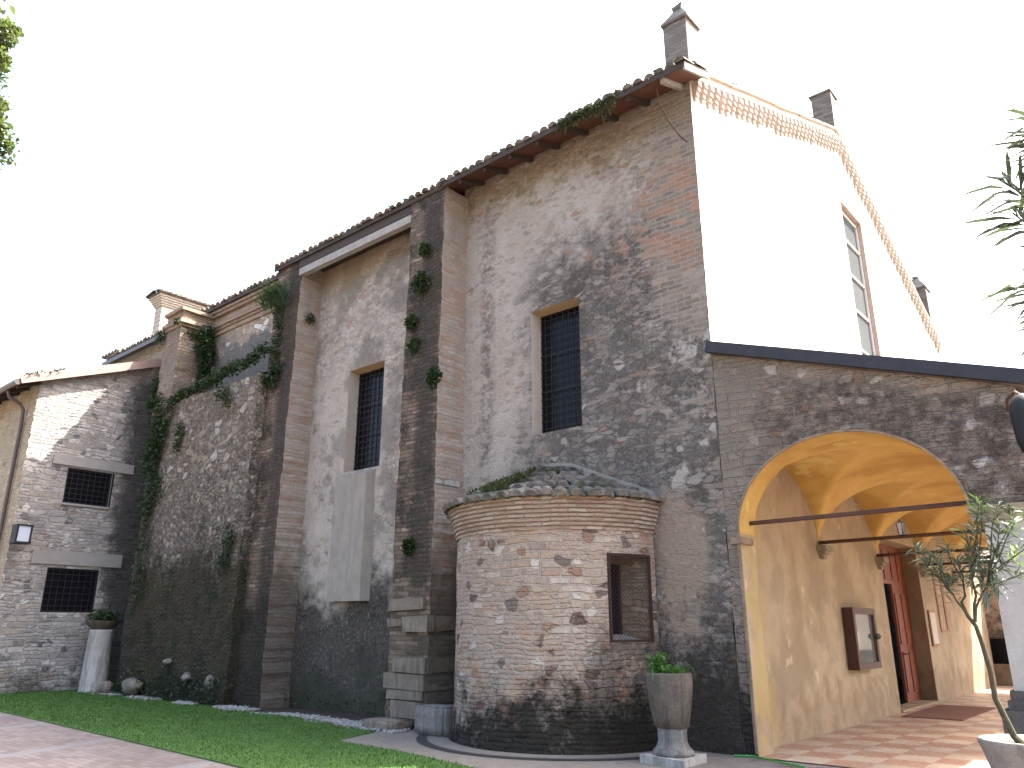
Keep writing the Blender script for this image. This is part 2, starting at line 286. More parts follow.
def ex_house(n, c, zz, nb, nm, nf):      # black run-off stain in the corner by the church
    st = n.ss(n.add(n.y, n.mul(n.add(nm, -.5), 1.5), n.mul(n.add(nf, -.5), .8)), -1.05, -.55)
    st2 = n.ss(n.y, -.95, -.55)
    c = n.mix(n.mul(n.f('MAXIMUM', n.mul(st, .9), n.mul(st2, n.ss(nf, .40, .5))), n.ss(n.z, 9.3, 8.6), .9), c, n.ramp(nf, [(.4, (.02, .02, .022)), (.7, (.09, .088, .088))]))
    return c
def ex_ledge(n, c, zz, nb, nm, nf):      # moss and damp over the lower half
    r1, r2, r3, e = n.rubble(3.6, 4.6, .3, 1.0, 9); e = n.add(e, n.mul(n.add(nf, -.5), .15))
    big = n.mul(n.ss(r1, .72, .74), n.ss(e, .08, .15), n.ss(zz, 4.2, 5.6)); c = n.mix(big, c, n.ramp(r2, [(0, (.36, .31, .24)), (.35, (.44, .40, .34)), (.65, (.29, .25, .20)), (.82, (.52, .50, .47))], True))
    c = n.mix(n.mul(n.ss(zz, 4.6, 6.6), n.ss(nf, .4, .6), .35), c, (.34, .29, .22))
    nh = n.noise(24, 4, .75, off=55); nf = n.add(n.mul(nf, .55), n.mul(nh, .45)); g = n.ss(n.add(zz, n.mul(n.add(nf, -.5), 2.5)), 3.7, 2.6); c = n.mix(n.mul(g, .93), c, n.ramp(n.add(n.mul(nf, .6), n.mul(nm, .4)), [(.38, (.005, .006, .003)), (.46, (.026, .022, .011)), (.51, (.065, .050, .030)), (.56, (.020, .027, .007)), (.61, (.095, .076, .050)), (.67, (.21, .18, .135))]))
    lt = n.ss(n.add(n.x, n.mul(n.add(nm, -.5), 2.0)), -15.5, -16.1); c = n.mix(n.mul(lt, .6), c, (.06, .055, .05))
    ms = n.mul(n.ss(n.noise(1.7, 5, .65, off=41), .52, .64), n.ss(zz, 4.6, 3.4)); c = n.mix(n.mul(ms, .8), c, (.022, .032, .011))
    return c
def ex_apse(n, c, zz, nb, nm, nf):
    d = n.mul(n.ss(n.add(n.x, n.mul(n.add(nm, -.5), 1.2)), -1.75, -1.4), n.ss(zz, 1.75, 1.35)); c = n.mix(n.mul(d, .75), c, n.ramp(nf, [(.35, (.03, .026, .022)), (.7, (.13, .105, .085))]))
    bands = n.mul(n.ss(n.noise(1.8, 5, .6, off=33), .54, .62), .7)
    br, bf = n.brick(.23, .075, .012, .04); bc = n.mix(n.mul(bf, .8), n.ramp(br, [(.1, (.37, .23, .15)), (.5, (.44, .34, .25)), (.9, (.40, .185, .11))]), (.40, .34, .28))
    c = n.mix(bands, c, bc); return c

def mat_brick(name, stops, mortar, bw=.25, bh=.07, bump=.6, warp=.03):
    n = NT(name); nf = n.noise(16, 6, .7, off=2); nm = n.noise(2.4, 5, .6)
    br, bf = n.brick(bw, bh, .012, warp); c = n.ramp(n.add(n.mul(br, .7), n.mul(nf, .3)), stops)
    c = n.mix(n.mul(n.ss(nm, .5, .68), .45), c, n.mix(.6, c, (.05, .04, .033)))
    c = n.mix(n.mul(bf, .85), c, mortar); n.bump(n.add(n.mul(bf, -1), n.mul(nf, .7), n.mul(br, .4)), bump, .022)
    return n.done(c)

def mat_tile():
    n = NT('old_roof_tile'); nm = n.noise(5, 5, .6); nf = n.noise(30, 5, .7, off=3); nb = n.noise(1.1, 4, .6, off=9)
    c = n.ramp(nm, [(.3, (.055, .045, .038)), (.45, (.13, .095, .07)), (.58, (.19, .16, .135)), (.72, (.24, .12, .07))])
    c = n.mix(n.mul(n.ss(nf, .5, .62), .6), c, (.20, .205, .17))
    c = n.mix(n.mul(n.ss(nb, .48, .6), .55), c, (.045, .055, .03)); n.bump(nf, .5, .012)
    return n.done(c)

def mat_mossy_tile():
    n = NT('mossy_apse_tile'); nm = n.noise(5, 5, .6); nf = n.noise(30, 5, .7, off=3); nb = n.noise(1.6, 4, .6, off=9)
    c = n.ramp(nm, [(.3, (.035, .033, .032)), (.45, (.11, .10, .095)), (.58, (.21, .20, .19)), (.72, (.26, .13, .08))])
    c = n.mix(n.mul(n.ss(nf, .5, .62), .5), c, (.20, .205, .19)); c = n.mix(n.mul(n.ss(nb, .42, .58), .5), c, (.035, .048, .022)); n.bump(nf, .5, .012)
    return n.done(c)
def mat_yellow(name, a, b, cdark, lower=True):
    n = NT(name); nb = n.noise(.7, 5, .62); nm = n.noise(2.4, 6, .62, off=5, dist=.4); nf = n.noise(18, 6, .7, off=2); ns = n.noise(3, 5, .6, vec=n.vmul(n.pos, (1, 1, .45)), off=7)
    c = n.ramp(n.add(n.mul(nm, .6), n.mul(ns, .4)), [(.3, a), (.7, b)])
    c = n.mix(n.mul(n.ss(nb, .46, .62), .75), c, cdark)
    c = n.mix(n.mul(n.ss(nf, .58, .7), .3), c, tuple(q * .5 for q in a))
    c = n.mix(n.mul(n.ss(n.noise(1.3, 6, .66, off=51), .62, .66), .5), c, tuple(min(.75, q * 1.35) for q in b))
    if lower:
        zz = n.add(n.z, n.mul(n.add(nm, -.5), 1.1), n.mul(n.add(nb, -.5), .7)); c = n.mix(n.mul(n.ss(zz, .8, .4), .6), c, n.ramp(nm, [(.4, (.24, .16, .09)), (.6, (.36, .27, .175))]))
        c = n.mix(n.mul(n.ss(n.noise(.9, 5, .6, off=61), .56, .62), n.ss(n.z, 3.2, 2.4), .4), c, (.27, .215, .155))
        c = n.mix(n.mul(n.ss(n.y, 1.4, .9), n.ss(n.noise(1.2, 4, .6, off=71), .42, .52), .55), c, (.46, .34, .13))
    n.bump(n.add(nf, nm), .35, .02)
    return n.done(c)

def mat_paving():
    n = NT('brick_paving'); nb = n.noise(.5, 5, .6); nf = n.noise(22, 5, .7)
    v = n.warp(n.uv, 6, .01)
    br, bf = n.brick(.22, .11, .01, .006, vec=v); c = n.ramp(n.add(n.mul(br, .6), n.mul(nf, .4)), [(.2, (.17, .142, .135)), (.5, (.22, .185, .178)), (.8, (.26, .225, .215))])
    c = n.mix(n.mul(bf, .7), c, (.13, .11, .10))
    # grey bands laid across the path
    bd = n.f('PINGPONG', n.add(n.x, n.mul(n.y, .35), .6), 1.5); band = n.ss(bd, .17, .14); c = n.mix(n.mul(band, .8), c, n.ramp(nf, [(.3, (.20, .20, .21)), (.7, (.265, .262, .27))]))
    c = n.mix(n.mul(n.ss(nb, .5, .65), .35), c, (.11, .09, .08))
    far = n.ss(n.f('MAXIMUM', n.f('ABSOLUTE', n.x), n.f('ABSOLUTE', n.y)), 28, 36); c = n.mix(far, c, (.2, .19, .13))
    n.bump(n.add(n.mul(bf, -1), n.mul(nf, .4)), .4, .01)
    return n.done(c, .85)
def mat_porch_floor():
    n = NT('pink_and_cream_floor_tiles'); nm = n.noise(3, 5, .6); nf = n.noise(20, 5, .7)
    cx = n.f('FLOOR', n.mul(n.x, 1 / .5)); cy = n.f('FLOOR', n.mul(n.y, 1 / .5)); ck = n.f('MODULO', n.f('ABSOLUTE', n.add(cx, cy)), 2.0)
    a = n.ramp(nm, [(.3, (.34, .195, .135)), (.7, (.43, .27, .20))]); b = n.ramp(nm, [(.3, (.46, .37, .28)), (.7, (.54, .46, .37))])
    c = n.mix(ck, a, b)
    c = n.mix(n.mul(n.ss(n.noise(1.1, 4, .6, off=4), .48, .62), .4), c, (.36, .27, .20))
    fx = n.f('FRACT', n.mul(n.x, 1 / .5)); fy = n.f('FRACT', n.mul(n.y, 1 / .5))
    j = n.f('MAXIMUM', n.ss(n.f('ABSOLUTE', n.add(fx, -.5)), .485, .497), n.ss(n.f('ABSOLUTE', n.add(fy, -.5)), .485, .497)); c = n.mix(n.mul(j, .6), c, (.22, .17, .13))
    return n.done(c, n.ss(nf, .3, .7, .35, .6), .4)
def mat_grass():
    n = NT('lawn_grass'); nm = n.noise(1.6, 5, .6); nf = n.noise(40, 4, .7)
    c = n.ramp(n.add(n.mul(nm, .55), n.mul(nf, .45)), [(.3, (.042, .098, .019)), (.55, (.066, .142, .027)), (.75, (.092, .178, .038))]); n.bump(nf, .5, .03)
    return n.done(c, .8)
def mat_leaf(name, a, b, rough=.5, spec=.4, trans=.25):
    n = NT(name); oi = n.noise(6, 3, .6); w = n.noise(90, 2, .5, off=3)
    c = n.ramp(n.add(n.mul(oi, .6), n.mul(w, .4)), [(.3, a), (.7, b)]); n.done(c, rough, spec)
    tr = n.new('ShaderNodeBsdfTranslucent'); n.link(n.mix(.5, c, (.10, .16, .02)), tr.inputs[0]); mx = n.new('ShaderNodeMixShader'); mx.inputs[0].default_value = trans
    n.link(n.b.outputs[0], mx.inputs[1]); n.link(tr.outputs[0], mx.inputs[2]); out = [q for q in n.t.nodes if q.type == 'OUTPUT_MATERIAL'][0]; n.link(mx.outputs[0], out.inputs[0])
    return n.m
def mat_weathered(name, lo, mid, hi, dirt=(.05, .05, .045), top=False):
    n = NT(name); nm = n.noise(4, 6, .65); nf = n.noise(28, 5, .7, off=3); ns = n.noise(6, 5, .6, vec=n.vmul(n.pos, (1, 1, .15)), off=8)
    c = n.ramp(n.add(n.mul(nm, .4), n.mul(nf, .3), n.mul(ns, .3)), [(.32, lo), (.5, mid), (.68, hi)])
    c = n.mix(n.mul(n.ss(ns, .5, .62), .6), c, dirt)
    n.bump(n.add(nf, n.mul(nm, .8)), .6, .015); return n.done(c)

M = {}
M['bay_r'] = mat_bay_right(); M['bay_m'] = mat_bay_mid(); M['bay_l'] = mat_bay_left()
M['but_f'] = mat_buttress('sooty_buttress_brick', False); M['but_s'] = mat_buttress('pale_buttress_brick', True)
M['apse'] = mat_coursed('apse_mixed_masonry', .30, .115, .02, [(.1, (.30, .245, .205)), (.3, (.43, .36, .305)), (.42, (.36, .265, .205)), (.55, (.50, .45, .39)), (.68, (.36, .235, .17)), (.78, (.44, .38, .32)), (.9, (.27, .20, .16))], (.41, .345, .30), .05, .30,
    [(0, (.42, .36, .29)), (.16, (.54, .51, .46)), (.34, (.10, .07, .055)), (.5, (.38, .31, .24)), (.62, (.145, .12, .11)), (.74, (.29, .175, .125)), (.8, (.53, .49, .44)), (.92, (.17, .10, .075))], 1.0, (.012, .012, .007), ex_apse, .032, .5)
M['porch'] = mat_coursed('porch_gable_masonry', .34, .125, .02, [(.1, (.15, .125, .105)), (.35, (.26, .22, .185)), (.55, (.19, .16, .135)), (.75, (.32, .27, .23)), (.9, (.27, .185, .14))], (.24, .205, .175), .06, .34,
    [(0, (.27, .235, .20)), (.25, (.38, .34, .30)), (.45, (.19, .16, .14)), (.58, (.31, .19, .13)), (.68, (.42, .38, .34)), (.86, (.24, .20, .17)), (.95, (.58, .56, .53))], 1.35, (.035, .030, .026), ex_porch, .035, .4)
M['house'] = mat_coursed('house_coursed_stone', .46, .16, .02, [(.12, (.19, .18, .175)), (.32, (.42, .405, .395)), (.5, (.29, .275, .265)), (.68, (.52, .505, .49)), (.85, (.37, .33, .285))], (.36, .345, .335), .06, .26,
    [(0, (.50, .49, .485)), (.28, (.17, .165, .165)), (.48, (.38, .365, .355)), (.66, (.31, .255, .205)), (.78, (.58, .57, .56)), (.93, (.12, .115, .115))], .45, (.12, .115, .10), ex_house, .03, .35)
M['house_f'] = mat_coursed('house_yellow_stone', .30, .12, .022, [(.1, (.30, .25, .17)), (.4, (.38, .32, .22)), (.7, (.44, .375, .27)), (.9, (.33, .26, .18))], (.40, .34, .24), .06, .12, bumpd=.02)
M['ledge'] = mat_rubble('ledge_wall_rubble', 6.8, 9.0, [(0, (.20, .18, .155)), (.2, (.28, .25, .215)), (.4, (.15, .135, .12)), (.55, (.35, .31, .26)), (.7, (.22, .185, .15)), (.84, (.40, .38, .35)), (.9, (.25, .20, .15))],
                        (.12, .105, .09), .35, .16, .9, (.030, .028, .017), ex_ledge, bumpd=.06)
M['cornice'] = mat_brick('thin_cornice_brick', [(.1, (.27, .175, .13)), (.35, (.38, .30, .24)), (.5, (.32, .215, .16)), (.7, (.42, .36, .30)), (.9, (.35, .22, .16))], (.27, .225, .19), .25, .06, .9, .05)
M['bell'] = mat_brick('pale_bell_gable_brick', [(.1, (.46, .40, .34)), (.5, (.58, .53, .47)), (.9, (.50, .42, .36))], (.52, .48, .43), .26, .07)
M['corn_l'] = mat_brick('yellow_brick_band', [(.1, (.20, .155, .11)), (.4, (.34, .28, .21)), (.65, (.29, .18, .12)), (.9, (.38, .31, .24))], (.24, .205, .165), .26, .07, 1.0, .05)
M['pinn'] = mat_brick('weathered_pinnacle_brick', [(.1, (.11, .105, .10)), (.5, (.20, .185, .17)), (.9, (.27, .23, .20))], (.20, .19, .175), .24, .075, .9)
M['but3'] = mat_coursed('small_buttress_brick', .28, .09, .014, [(.1, (.20, .17, .13)), (.4, (.34, .29, .22)), (.6, (.27, .20, .145)), (.75, (.31, .19, .13)), (.9, (.40, .35, .28))], (.22, .19, .155), .06, .1, bumpd=.035, plaster=.3)
M['tile'] = mat_tile()
M['tile_m'] = mat_mossy_tile()
M['facade'] = simple('sunlit_facade_plaster', (.72, .70, .66), .9, .1, 3)
M['terra'] = simple('terracotta_corbel', (.50, .405, .35), .9, .25, 8)
M['yellow'] = mat_yellow('porch_wall_plaster', (.36, .28, .18), (.50, .41, .29), (.29, .225, .145))
M['vault'] = mat_yellow('ochre_vault_plaster', (.54, .33, .085), (.68, .48, .17), (.44, .26, .07), False)
M['dwood'] = simple('dark_rafter_wood', (.05, .036, .028), .8, .35, 12)
M['rwood'] = simple('red_brown_soffit_boards', (.125, .052, .034), .8, .3, 6)
M['gwood'] = simple('grey_weathered_beam', (.30, .29, .275), .85, .3, 10)
M['brownmetal'] = simple('brown_painted_metal', (.075, .05, .043), .5, .2, 6, .05, 0, .4)
M['fascia'] = simple('house_verge_boards', (.27, .20, .18), .7, .2, 6)
M['flash'] = simple('dark_lead_gutter', (.020, .019, .024), .55, .4, 5, .1, .0, .3)
M['iron'] = simple('rusty_iron', (.085, .042, .028), .75, .3, 14)
M['blackiron'] = simple('black_iron', (.009, .0085, .011), .7, .3, 14)
M['darkiron'] = simple('dark_rusted_iron', (.04, .02, .014), .8, .3, 14)
M['glass'] = simple('dark_window_glass', (.010, .010, .014), .25, .2, 3, .02, 0, .12)
M['facpane'] = simple('dusty_window_pane', (.095, .105, .115), .95, .12, 3, .02, 0, .0)
M['whitepaint'] = simple('white_paint', (.72, .72, .70), .6, .06, 6, .05)
M['reveal'] = simple('window_reveal_plaster', (.43, .385, .335), .9, .15, 7)
M['lip'] = simple('dull_arch_plaster', (.22, .165, .115), .9, .5, 4)
M['ochre'] = simple('ochre_lintel_plaster', (.40, .295, .165), .9, .2, 9)
M['apron'] = mat_weathered('smooth_grey_render', (.20, .185, .165), (.29, .27, .245), (.36, .335, .305), (.22, .205, .185))
M['lintel'] = simple('concrete_lintel', (.30, .29, .28), .9, .12, 5)
M['stonepale'] = mat_weathered('pale_weathered_stone', (.22, .215, .205), (.40, .39, .375), (.55, .54, .52), (.15, .15, .14))
M['urn'] = mat_weathered('lichened_urn_stone', (.05, .043, .036), (.115, .10, .085), (.22, .20, .175), (.035, .031, .026))
M['pedestal'] = mat_weathered('grey_pedestal_stone', (.09, .088, .085), (.19, .185, .18), (.36, .355, .345), (.06, .058, .055))
M['boulder'] = mat_weathered('grey_boulder', (.10, .095, .085), (.20, .19, .175), (.30, .29, .27), (.06, .06, .045))
M['planter'] = mat_weathered('planter_stone', (.17, .155, .135), (.29, .265, .235), (.40, .37, .33), (.10, .095, .08))
M['oldstone'] = mat_weathered('buttress_foot_stone', (.10, .088, .072), (.20, .175, .145), (.30, .27, .235), (.08, .07, .055))
M['plinth'] = mat_weathered('dark_plinth_stone', (.045, .042, .04), (.10, .095, .09), (.18, .17, .16), (.05, .05, .04))
M['pier'] = mat_weathered('whitewashed_pier', (.38, .37, .355), (.48, .47, .45), (.54, .53, .51), (.42, .405, .38))
M['impost'] = mat_weathered('impost_stone', (.22, .18, .12), (.30, .255, .18), (.37, .32, .24), (.2, .165, .11))
M['door'] = simple('red_door_wood', (.22, .058, .028), .55, .3, 5, .1, 0, .35)
M['wicketshade'] = simple('wicket_opening_shade', (.018, .012, .010), .6, .2, 5)  # near-black colour standing in for the shade inside the open wicket
M['bwood'] = simple('brown_frame_wood', (.075, .030, .020), .55, .25, 8)
M['mat'] = simple('brown_mat', (.16, .065, .035), .95, .2, 30)
M['paper'] = simple('plaque_white', (.58, .53, .47), .7, .06, 12, .05)
M['redpaint'] = simple('faded_red_paint', (.40, .22, .155), .9, .25, 8)
M['paving'] = mat_paving(); M['floor'] = mat_porch_floor(); M['grass'] = mat_grass()
M['concrete'] = mat_weathered('grey_path_concrete', (.14, .13, .115), (.20, .185, .165), (.25, .235, .21), (.155, .142, .125))
M['drain'] = simple('dark_drain_stone', (.028, .026, .026), .85, .3, 14)
M['pebble'] = simple('white_pebble', (.30, .30, .30), .85, .45, 12)
M['ivy'] = mat_leaf('ivy_leaf', (.012, .030, .010), (.035, .070, .020), .45, .3, .15)
M['moss'] = mat_leaf('roof_weed_leaf', (.030, .042, .016), (.08, .095, .040), .8, .2, .2)
M['herb'] = mat_leaf('feathery_weed_leaf', (.035, .065, .035), (.075, .12, .07), .7, .2, .2)
M['bright'] = mat_leaf('bright_herb_leaf', (.03, .10, .012), (.08, .20, .03), .5, .35, .3)
M['olea'] = mat_leaf('oleander_leaf', (.06, .088, .06), (.125, .165, .105), .35, .5, .2)
M['olea_d'] = mat_leaf('dark_oleander_leaf', (.03, .045, .036), (.065, .09, .062), .35, .5, .2)
M['young'] = mat_leaf('young_oleander_leaf', (.10, .19, .03), (.19, .30, .06), .4, .5, .35)
M['treeleaf'] = mat_leaf('tree_leaf', (.045, .065, .02), (.11, .13, .05), .5, .4, .35)
M['bark'] = simple('mossy_bark', (.075, .065, .035), .9, .45, 16, .5)
M['soil'] = simple('potting_soil', (.03, .022, .016), .95, .3, 20)
M['hose'] = simple('green_hose', (.06, .30, .05), .45, .1, 4, .02)
M['blade'] = M['grass']
def mat_mirror():
    n = NT('notice_board_glass'); n.done((.55, .58, .55), .04, .6, .85); return n.m
M['mirror'] = mat_mirror()
def mat_milk():
    n = NT('frosted_lamp_glass'); n.done((.34, .37, .42), .35, .4); return n.m
M['milk'] = mat_milk()

# ------------------------------------------------------------------ mesh toolkit
ORIG = {}
def nz(p, s): return mnoise.noise(Vector(p) * s)
class MB:
    def __init__(s): s.v = []; s.f = []; s.mi = []; s.uv = None
    def face(s, pts, m=0):
        i = len(s.v); s.v += [tuple(p) for p in pts]; s.f.append(tuple(range(i, i + len(pts)))); s.mi.append(m)
    def box(s, x0, x1, y0, y1, z0, z1, m=0):
        i = len(s.v); s.v += [(x, y, z) for z in (z0, z1) for x, y in ((x0, y0), (x1, y0), (x1, y1), (x0, y1))]
        for q in ((3, 2, 1, 0), (4, 5, 6, 7), (0, 1, 5, 4), (1, 2, 6, 5), (2, 3, 7, 6), (3, 0, 4, 7)): s.f.append(tuple(i + k for k in q)); s.mi.append(m)
        return s
    def obox(s, c, ax, ay, az, m=0):      # oriented box: centre and three half-axis vectors
        c, ax, ay, az = map(Vector, (c, ax, ay, az)); i = len(s.v)
        s.v += [tuple(c + ax * a + ay * b + az * d) for d in (-1, 1) for a, b in ((-1, -1), (1, -1), (1, 1), (-1, 1))]
        for q in ((3, 2, 1, 0), (4, 5, 6, 7), (0, 1, 5, 4), (1, 2, 6, 5), (2, 3, 7, 6), (3, 0, 4, 7)): s.f.append(tuple(i + k for k in q)); s.mi.append(m)
        return s
    def bar(s, a, b, w, h=None, up=(0, 0, 1), m=0):
        a, b = Vector(a), Vector(b); d = (b - a); L = d.length / 2; d.normalize(); up = Vector(up)
        sx = d.cross(up); sx = sx.normalized() if sx.length > 1e-4 else Vector((1, 0, 0)); sz = sx.cross(d)
        return s.obox((a + b) / 2, d * L, sx * (w / 2), sz * ((h or w) / 2), m)
    def tube(s, pts, rad, n=8, m=0, cap=True):
        pts = [Vector(p) for p in pts]; rad = rad if isinstance(rad, (list, tuple)) else [rad] * len(pts); base = len(s.v); pu = Vector((.31, .17, .93))
        for k, p in enumerate(pts):
            t = (pts[min(k + 1, len(pts) - 1)] - pts[max(k - 1, 0)]).normalized(); a = t.cross(pu)
            if a.length < 1e-3: a = t.cross(Vector((1, 0, 0)))
            a.normalize(); b = t.cross(a)
            s.v += [tuple(p + (a * cos(2 * pi * j / n) + b * sin(2 * pi * j / n)) * rad[k]) for j in range(n)]
        for k in range(len(pts) - 1):
            for j in range(n):
                q = base + k * n; s.f.append((q + j, q + (j + 1) % n, q + n + (j + 1) % n, q + n + j)); s.mi.append(m)
        if cap:
            s.f.append(tuple(base + j for j in range(n))[::-1]); s.mi.append(m); q = base + (len(pts) - 1) * n; s.f.append(tuple(q + j for j in range(n))); s.mi.append(m)
        return s
    def lathe(s, c, prof, n=32, m=0, a0=0, a1=2 * pi, fn=None, cap=False):
        base = len(s.v); full = abs(a1 - a0 - 2 * pi) < 1e-6; cols = n if full else n + 1
        for r, z in prof:
            for j in range(cols):
                a = a0 + (a1 - a0) * j / n; rr = r + (fn(a, z) if fn else 0); s.v.append((c[0] + rr * cos(a), c[1] + rr * sin(a), c[2] + z))
        for k in range(len(prof) - 1):
            for j in range(n):
                q = base + k * cols; j2 = (j + 1) % cols; s.f.append((q + j, q + j2, q + cols + j2, q + cols + j)); s.mi.append(m)
        if cap:
            s.f.append(tuple(base + j for j in range(cols))[::-1]); s.mi.append(m); q = base + (len(prof) - 1) * cols; s.f.append(tuple(q + j for j in range(cols))); s.mi.append(m)
        return s
    def grid(s, us, vs, P, hole=None, m=0):
        idx = {}
        def vi(i, j):
            if (i, j) not in idx: idx[i, j] = len(s.v); s.v.append(tuple(P(us[i], vs[j])))
            return idx[i, j]
        for i in range(len(us) - 1):
            for j in range(len(vs) - 1):
                if hole and hole((us[i] + us[i + 1]) / 2, (vs[j] + vs[j + 1]) / 2): continue
                s.f.append((vi(i, j), vi(i + 1, j), vi(i + 1, j + 1), vi(i, j + 1))); s.mi.append(m)
        return s
    def halfpipe(s, a, b, r0, r1, up, n=5, m=0, cap=True):
        a, b, up = Vector(a), Vector(b), Vector(up); d = (b - a).normalized(); sx = d.cross(up).normalized(); up = sx.cross(d); base = len(s.v)
        for p, r in ((a, r0), (b, r1)):
            for j in range(n + 1):
                t = pi * j / n; s.v.append(tuple(p + sx * (r * cos(t)) + up * (r * .85 * sin(t))))
        for j in range(n): s.f.append((base + j, base + j + 1, base + n + 2 + j, base + n + 1 + j)); s.mi.append(m)
        if cap: s.f.append(tuple(base + j for j in range(n + 1))); s.mi.append(m)
        return s
    def build(s, name, mats, parent=None, origin=None, smooth=False, uvfn=None):
        if not isinstance(mats, (list, tuple)): mats = [mats]
        if parent is not None: O = ORIG[parent.name]
        else: O = Vector(origin) if origin is not None else sum((Vector(p) for p in s.v), Vector()) / max(1, len(s.v))
        if parent is None and origin is None: O.z = min(p[2] for p in s.v)
        me = bpy.data.meshes.new(name); me.from_pydata([tuple(Vector(p) - O) for p in s.v], [], s.f)
        for mm in mats: me.materials.append(mm)
        me.polygons.foreach_set('material_index', s.mi)
        if smooth: me.polygons.foreach_set('use_smooth', [True] * len(me.polygons))
        me.update(); ul = me.uv_layers.new(name='UVMap'); uvs = [0.0] * (2 * len(me.loops))
        for p in me.polygons:
            nn = p.normal; w = 2 if abs(nn.z) > .8 else (1 if abs(nn.y) >= abs(nn.x) else 0)
            for li in p.loop_indices:
                q = s.v[me.loops[li].vertex_index]
                u = uvfn(q) if uvfn else ((q[0], q[1]) if w == 2 else (q[0], q[2]) if w == 1 else (q[1] + 31.3, q[2]))
                uvs[2 * li] = u[0]; uvs[2 * li + 1] = u[1]
        ul.data.foreach_set('uv', uvs)
        o = bpy.data.objects.new(name, me); COL.objects.link(o)
        if parent is not None: o.parent = parent
        else: o.location = O
        ORIG[o.name] = O
        return o
def thing(name, loc, label, cat, group=None):
    o = bpy.data.objects.new(name, None); COL.objects.link(o); o.location = loc; o.empty_display_size = .3; ORIG[o.name] = Vector(loc)
    return tag(o, label, cat, group)
def tag(o, label, cat, group=None):
    o['label'] = label; o['category'] = cat
    if group: o['group'] = group
    return o
def struct(name, mb, mat, kind='structure', **k):
    o = mb.build(name, mat, None, (0, 0, 0), **k); o['kind'] = kind; return o
def lin(a, b, step, *extra):
    n = max(1, int(round((b - a) / step))); L = [a + (b - a) * i / n for i in range(n + 1)]
    for e in extra:
        L = [q for q in L if abs(q - e) > step * .35 or q in (a, b)]; L.append(e)
    return sorted(set(L))

# ------------------------------------------------------------------ ground
g = MB(); g.grid([-400, -60, 60, 400], [-400, -60, 60, 400], lambda x, y: (x, y, 0)); struct('pavement', g, M['paving'])
lawn_poly = [(-18.4, -3.6), (-18.4, -.9), (-16.5, -1.15), (-11, -1.0), (-7.5, -1.2), (-5.55, -1.55), (-5.2, -2.6), (-3.7, -2.66), (-2.1, -2.95), (0.5, -3.35), (1.5, -3.5), (1.4, -5.2), (-4.24, -4.72), (-9, -4.5), (-13.75, -4.3)]
g = MB(); g.face([(x, y, .02) for x, y in lawn_poly])
for (a, b) in zip(lawn_poly, lawn_poly[1:] + lawn_poly[:1]): g.face([(a[0], a[1], .0), (a[0], a[1], .02), (b[0], b[1], .02), (b[0], b[1], .0)])
struct('lawn', g, M['grass'])
g = MB(); g.face([(x, y, .008) for x, y in [(-5.6, -.6), (-5.6, -1.5), (-5.2, -2.64), (-3.7, -2.7), (-2.1, -2.99), (1.2, -3.4), (1.2, -.75), (.22, -.35), (.22, 0), (-5.6, 0)]]); struct('path', g, M['concrete'])
g = MB(); g.face([(x, y, .006) for x, y in [(-18.4, 0), (-18.4, -1.2), (-5.6, -1.6), (-5.6, 0)]]); struct('soil_strip', g, M['soil'])
g = MB(); g.grid(lin(0.02, 4.3, .4), lin(0.0, 17.0, .4), lambda x, y: (x, y, .012)); struct('porch_floor', g, M['floor'])
AX, AR = -2.9, 1.72                                    # apse axis and radius
g = MB(); N = 40
for k in range(N):
    a, b = [radians(196 + (352 - 196) * q / N) for q in (k, k + 1)]
    f = lambda t, r: (AX + r * cos(t), r * sin(t), .016)
    g.face([f(a, 2.12), f(b, 2.12), f(b, 2.28), f(a, 2.28)][::-1])
struct('drain_channel', g, M['drain'])
def inpoly(x, y, P):
    c = False; j = len(P) - 1
    for i in range(len(P)):
        if (P[i][1] > y) != (P[j][1] > y) and x < (P[j][0] - P[i][0]) * (y - P[i][1]) / (P[j][1] - P[i][1]) + P[i][0]: c = not c
        j = i
    return c
g = MB(); n_b = 0
while n_b < 42000:
    x = R.uniform(-18.4, 1.4); y = R.uniform(-5.2, -.9)
    if not inpoly(x, y, lawn_poly): continue
    n_b += 1; a = R.uniform(0, 2 * pi); h = R.uniform(.015, .038); w = R.uniform(.005, .009) * (1.4 if x < -9 else 1); dx, dy = cos(a) * w, sin(a) * w; lx, ly = R.gauss(0, .012), R.gauss(0, .012)
    g.face([(x - dx, y - dy, .018), (x + dx, y + dy, .018), (x + lx, y + ly, .02 + h)])
struct('grass', g, M['blade'], 'stuff')
g = MB()
for k in range(4600):
    x = R.uniform(-17.2, -5.2); y = -1.03 + R.gauss(0, .12) - .25 * max(0, (x + 8) / 3) * R.random()
    if x > -8 and R.random() < .3: y -= .15
    if nz((x, y * 1.5, 0), .9) < -.05 + .25 * R.random() - (.15 if x > -7.5 else 0): continue
    r = R.uniform(.008, .026) * (1.3 if x < -10 else 1); c = Vector((x, y, .02 + r * .3)); a = R.uniform(0, pi)
    g.obox(c, (r * cos(a), r * sin(a), r * .2), (-r * .8 * sin(a), r * .8 * cos(a), 0), (0, r * .1, r * .6))
struct('gravel', g, M['pebble'], 'stuff')

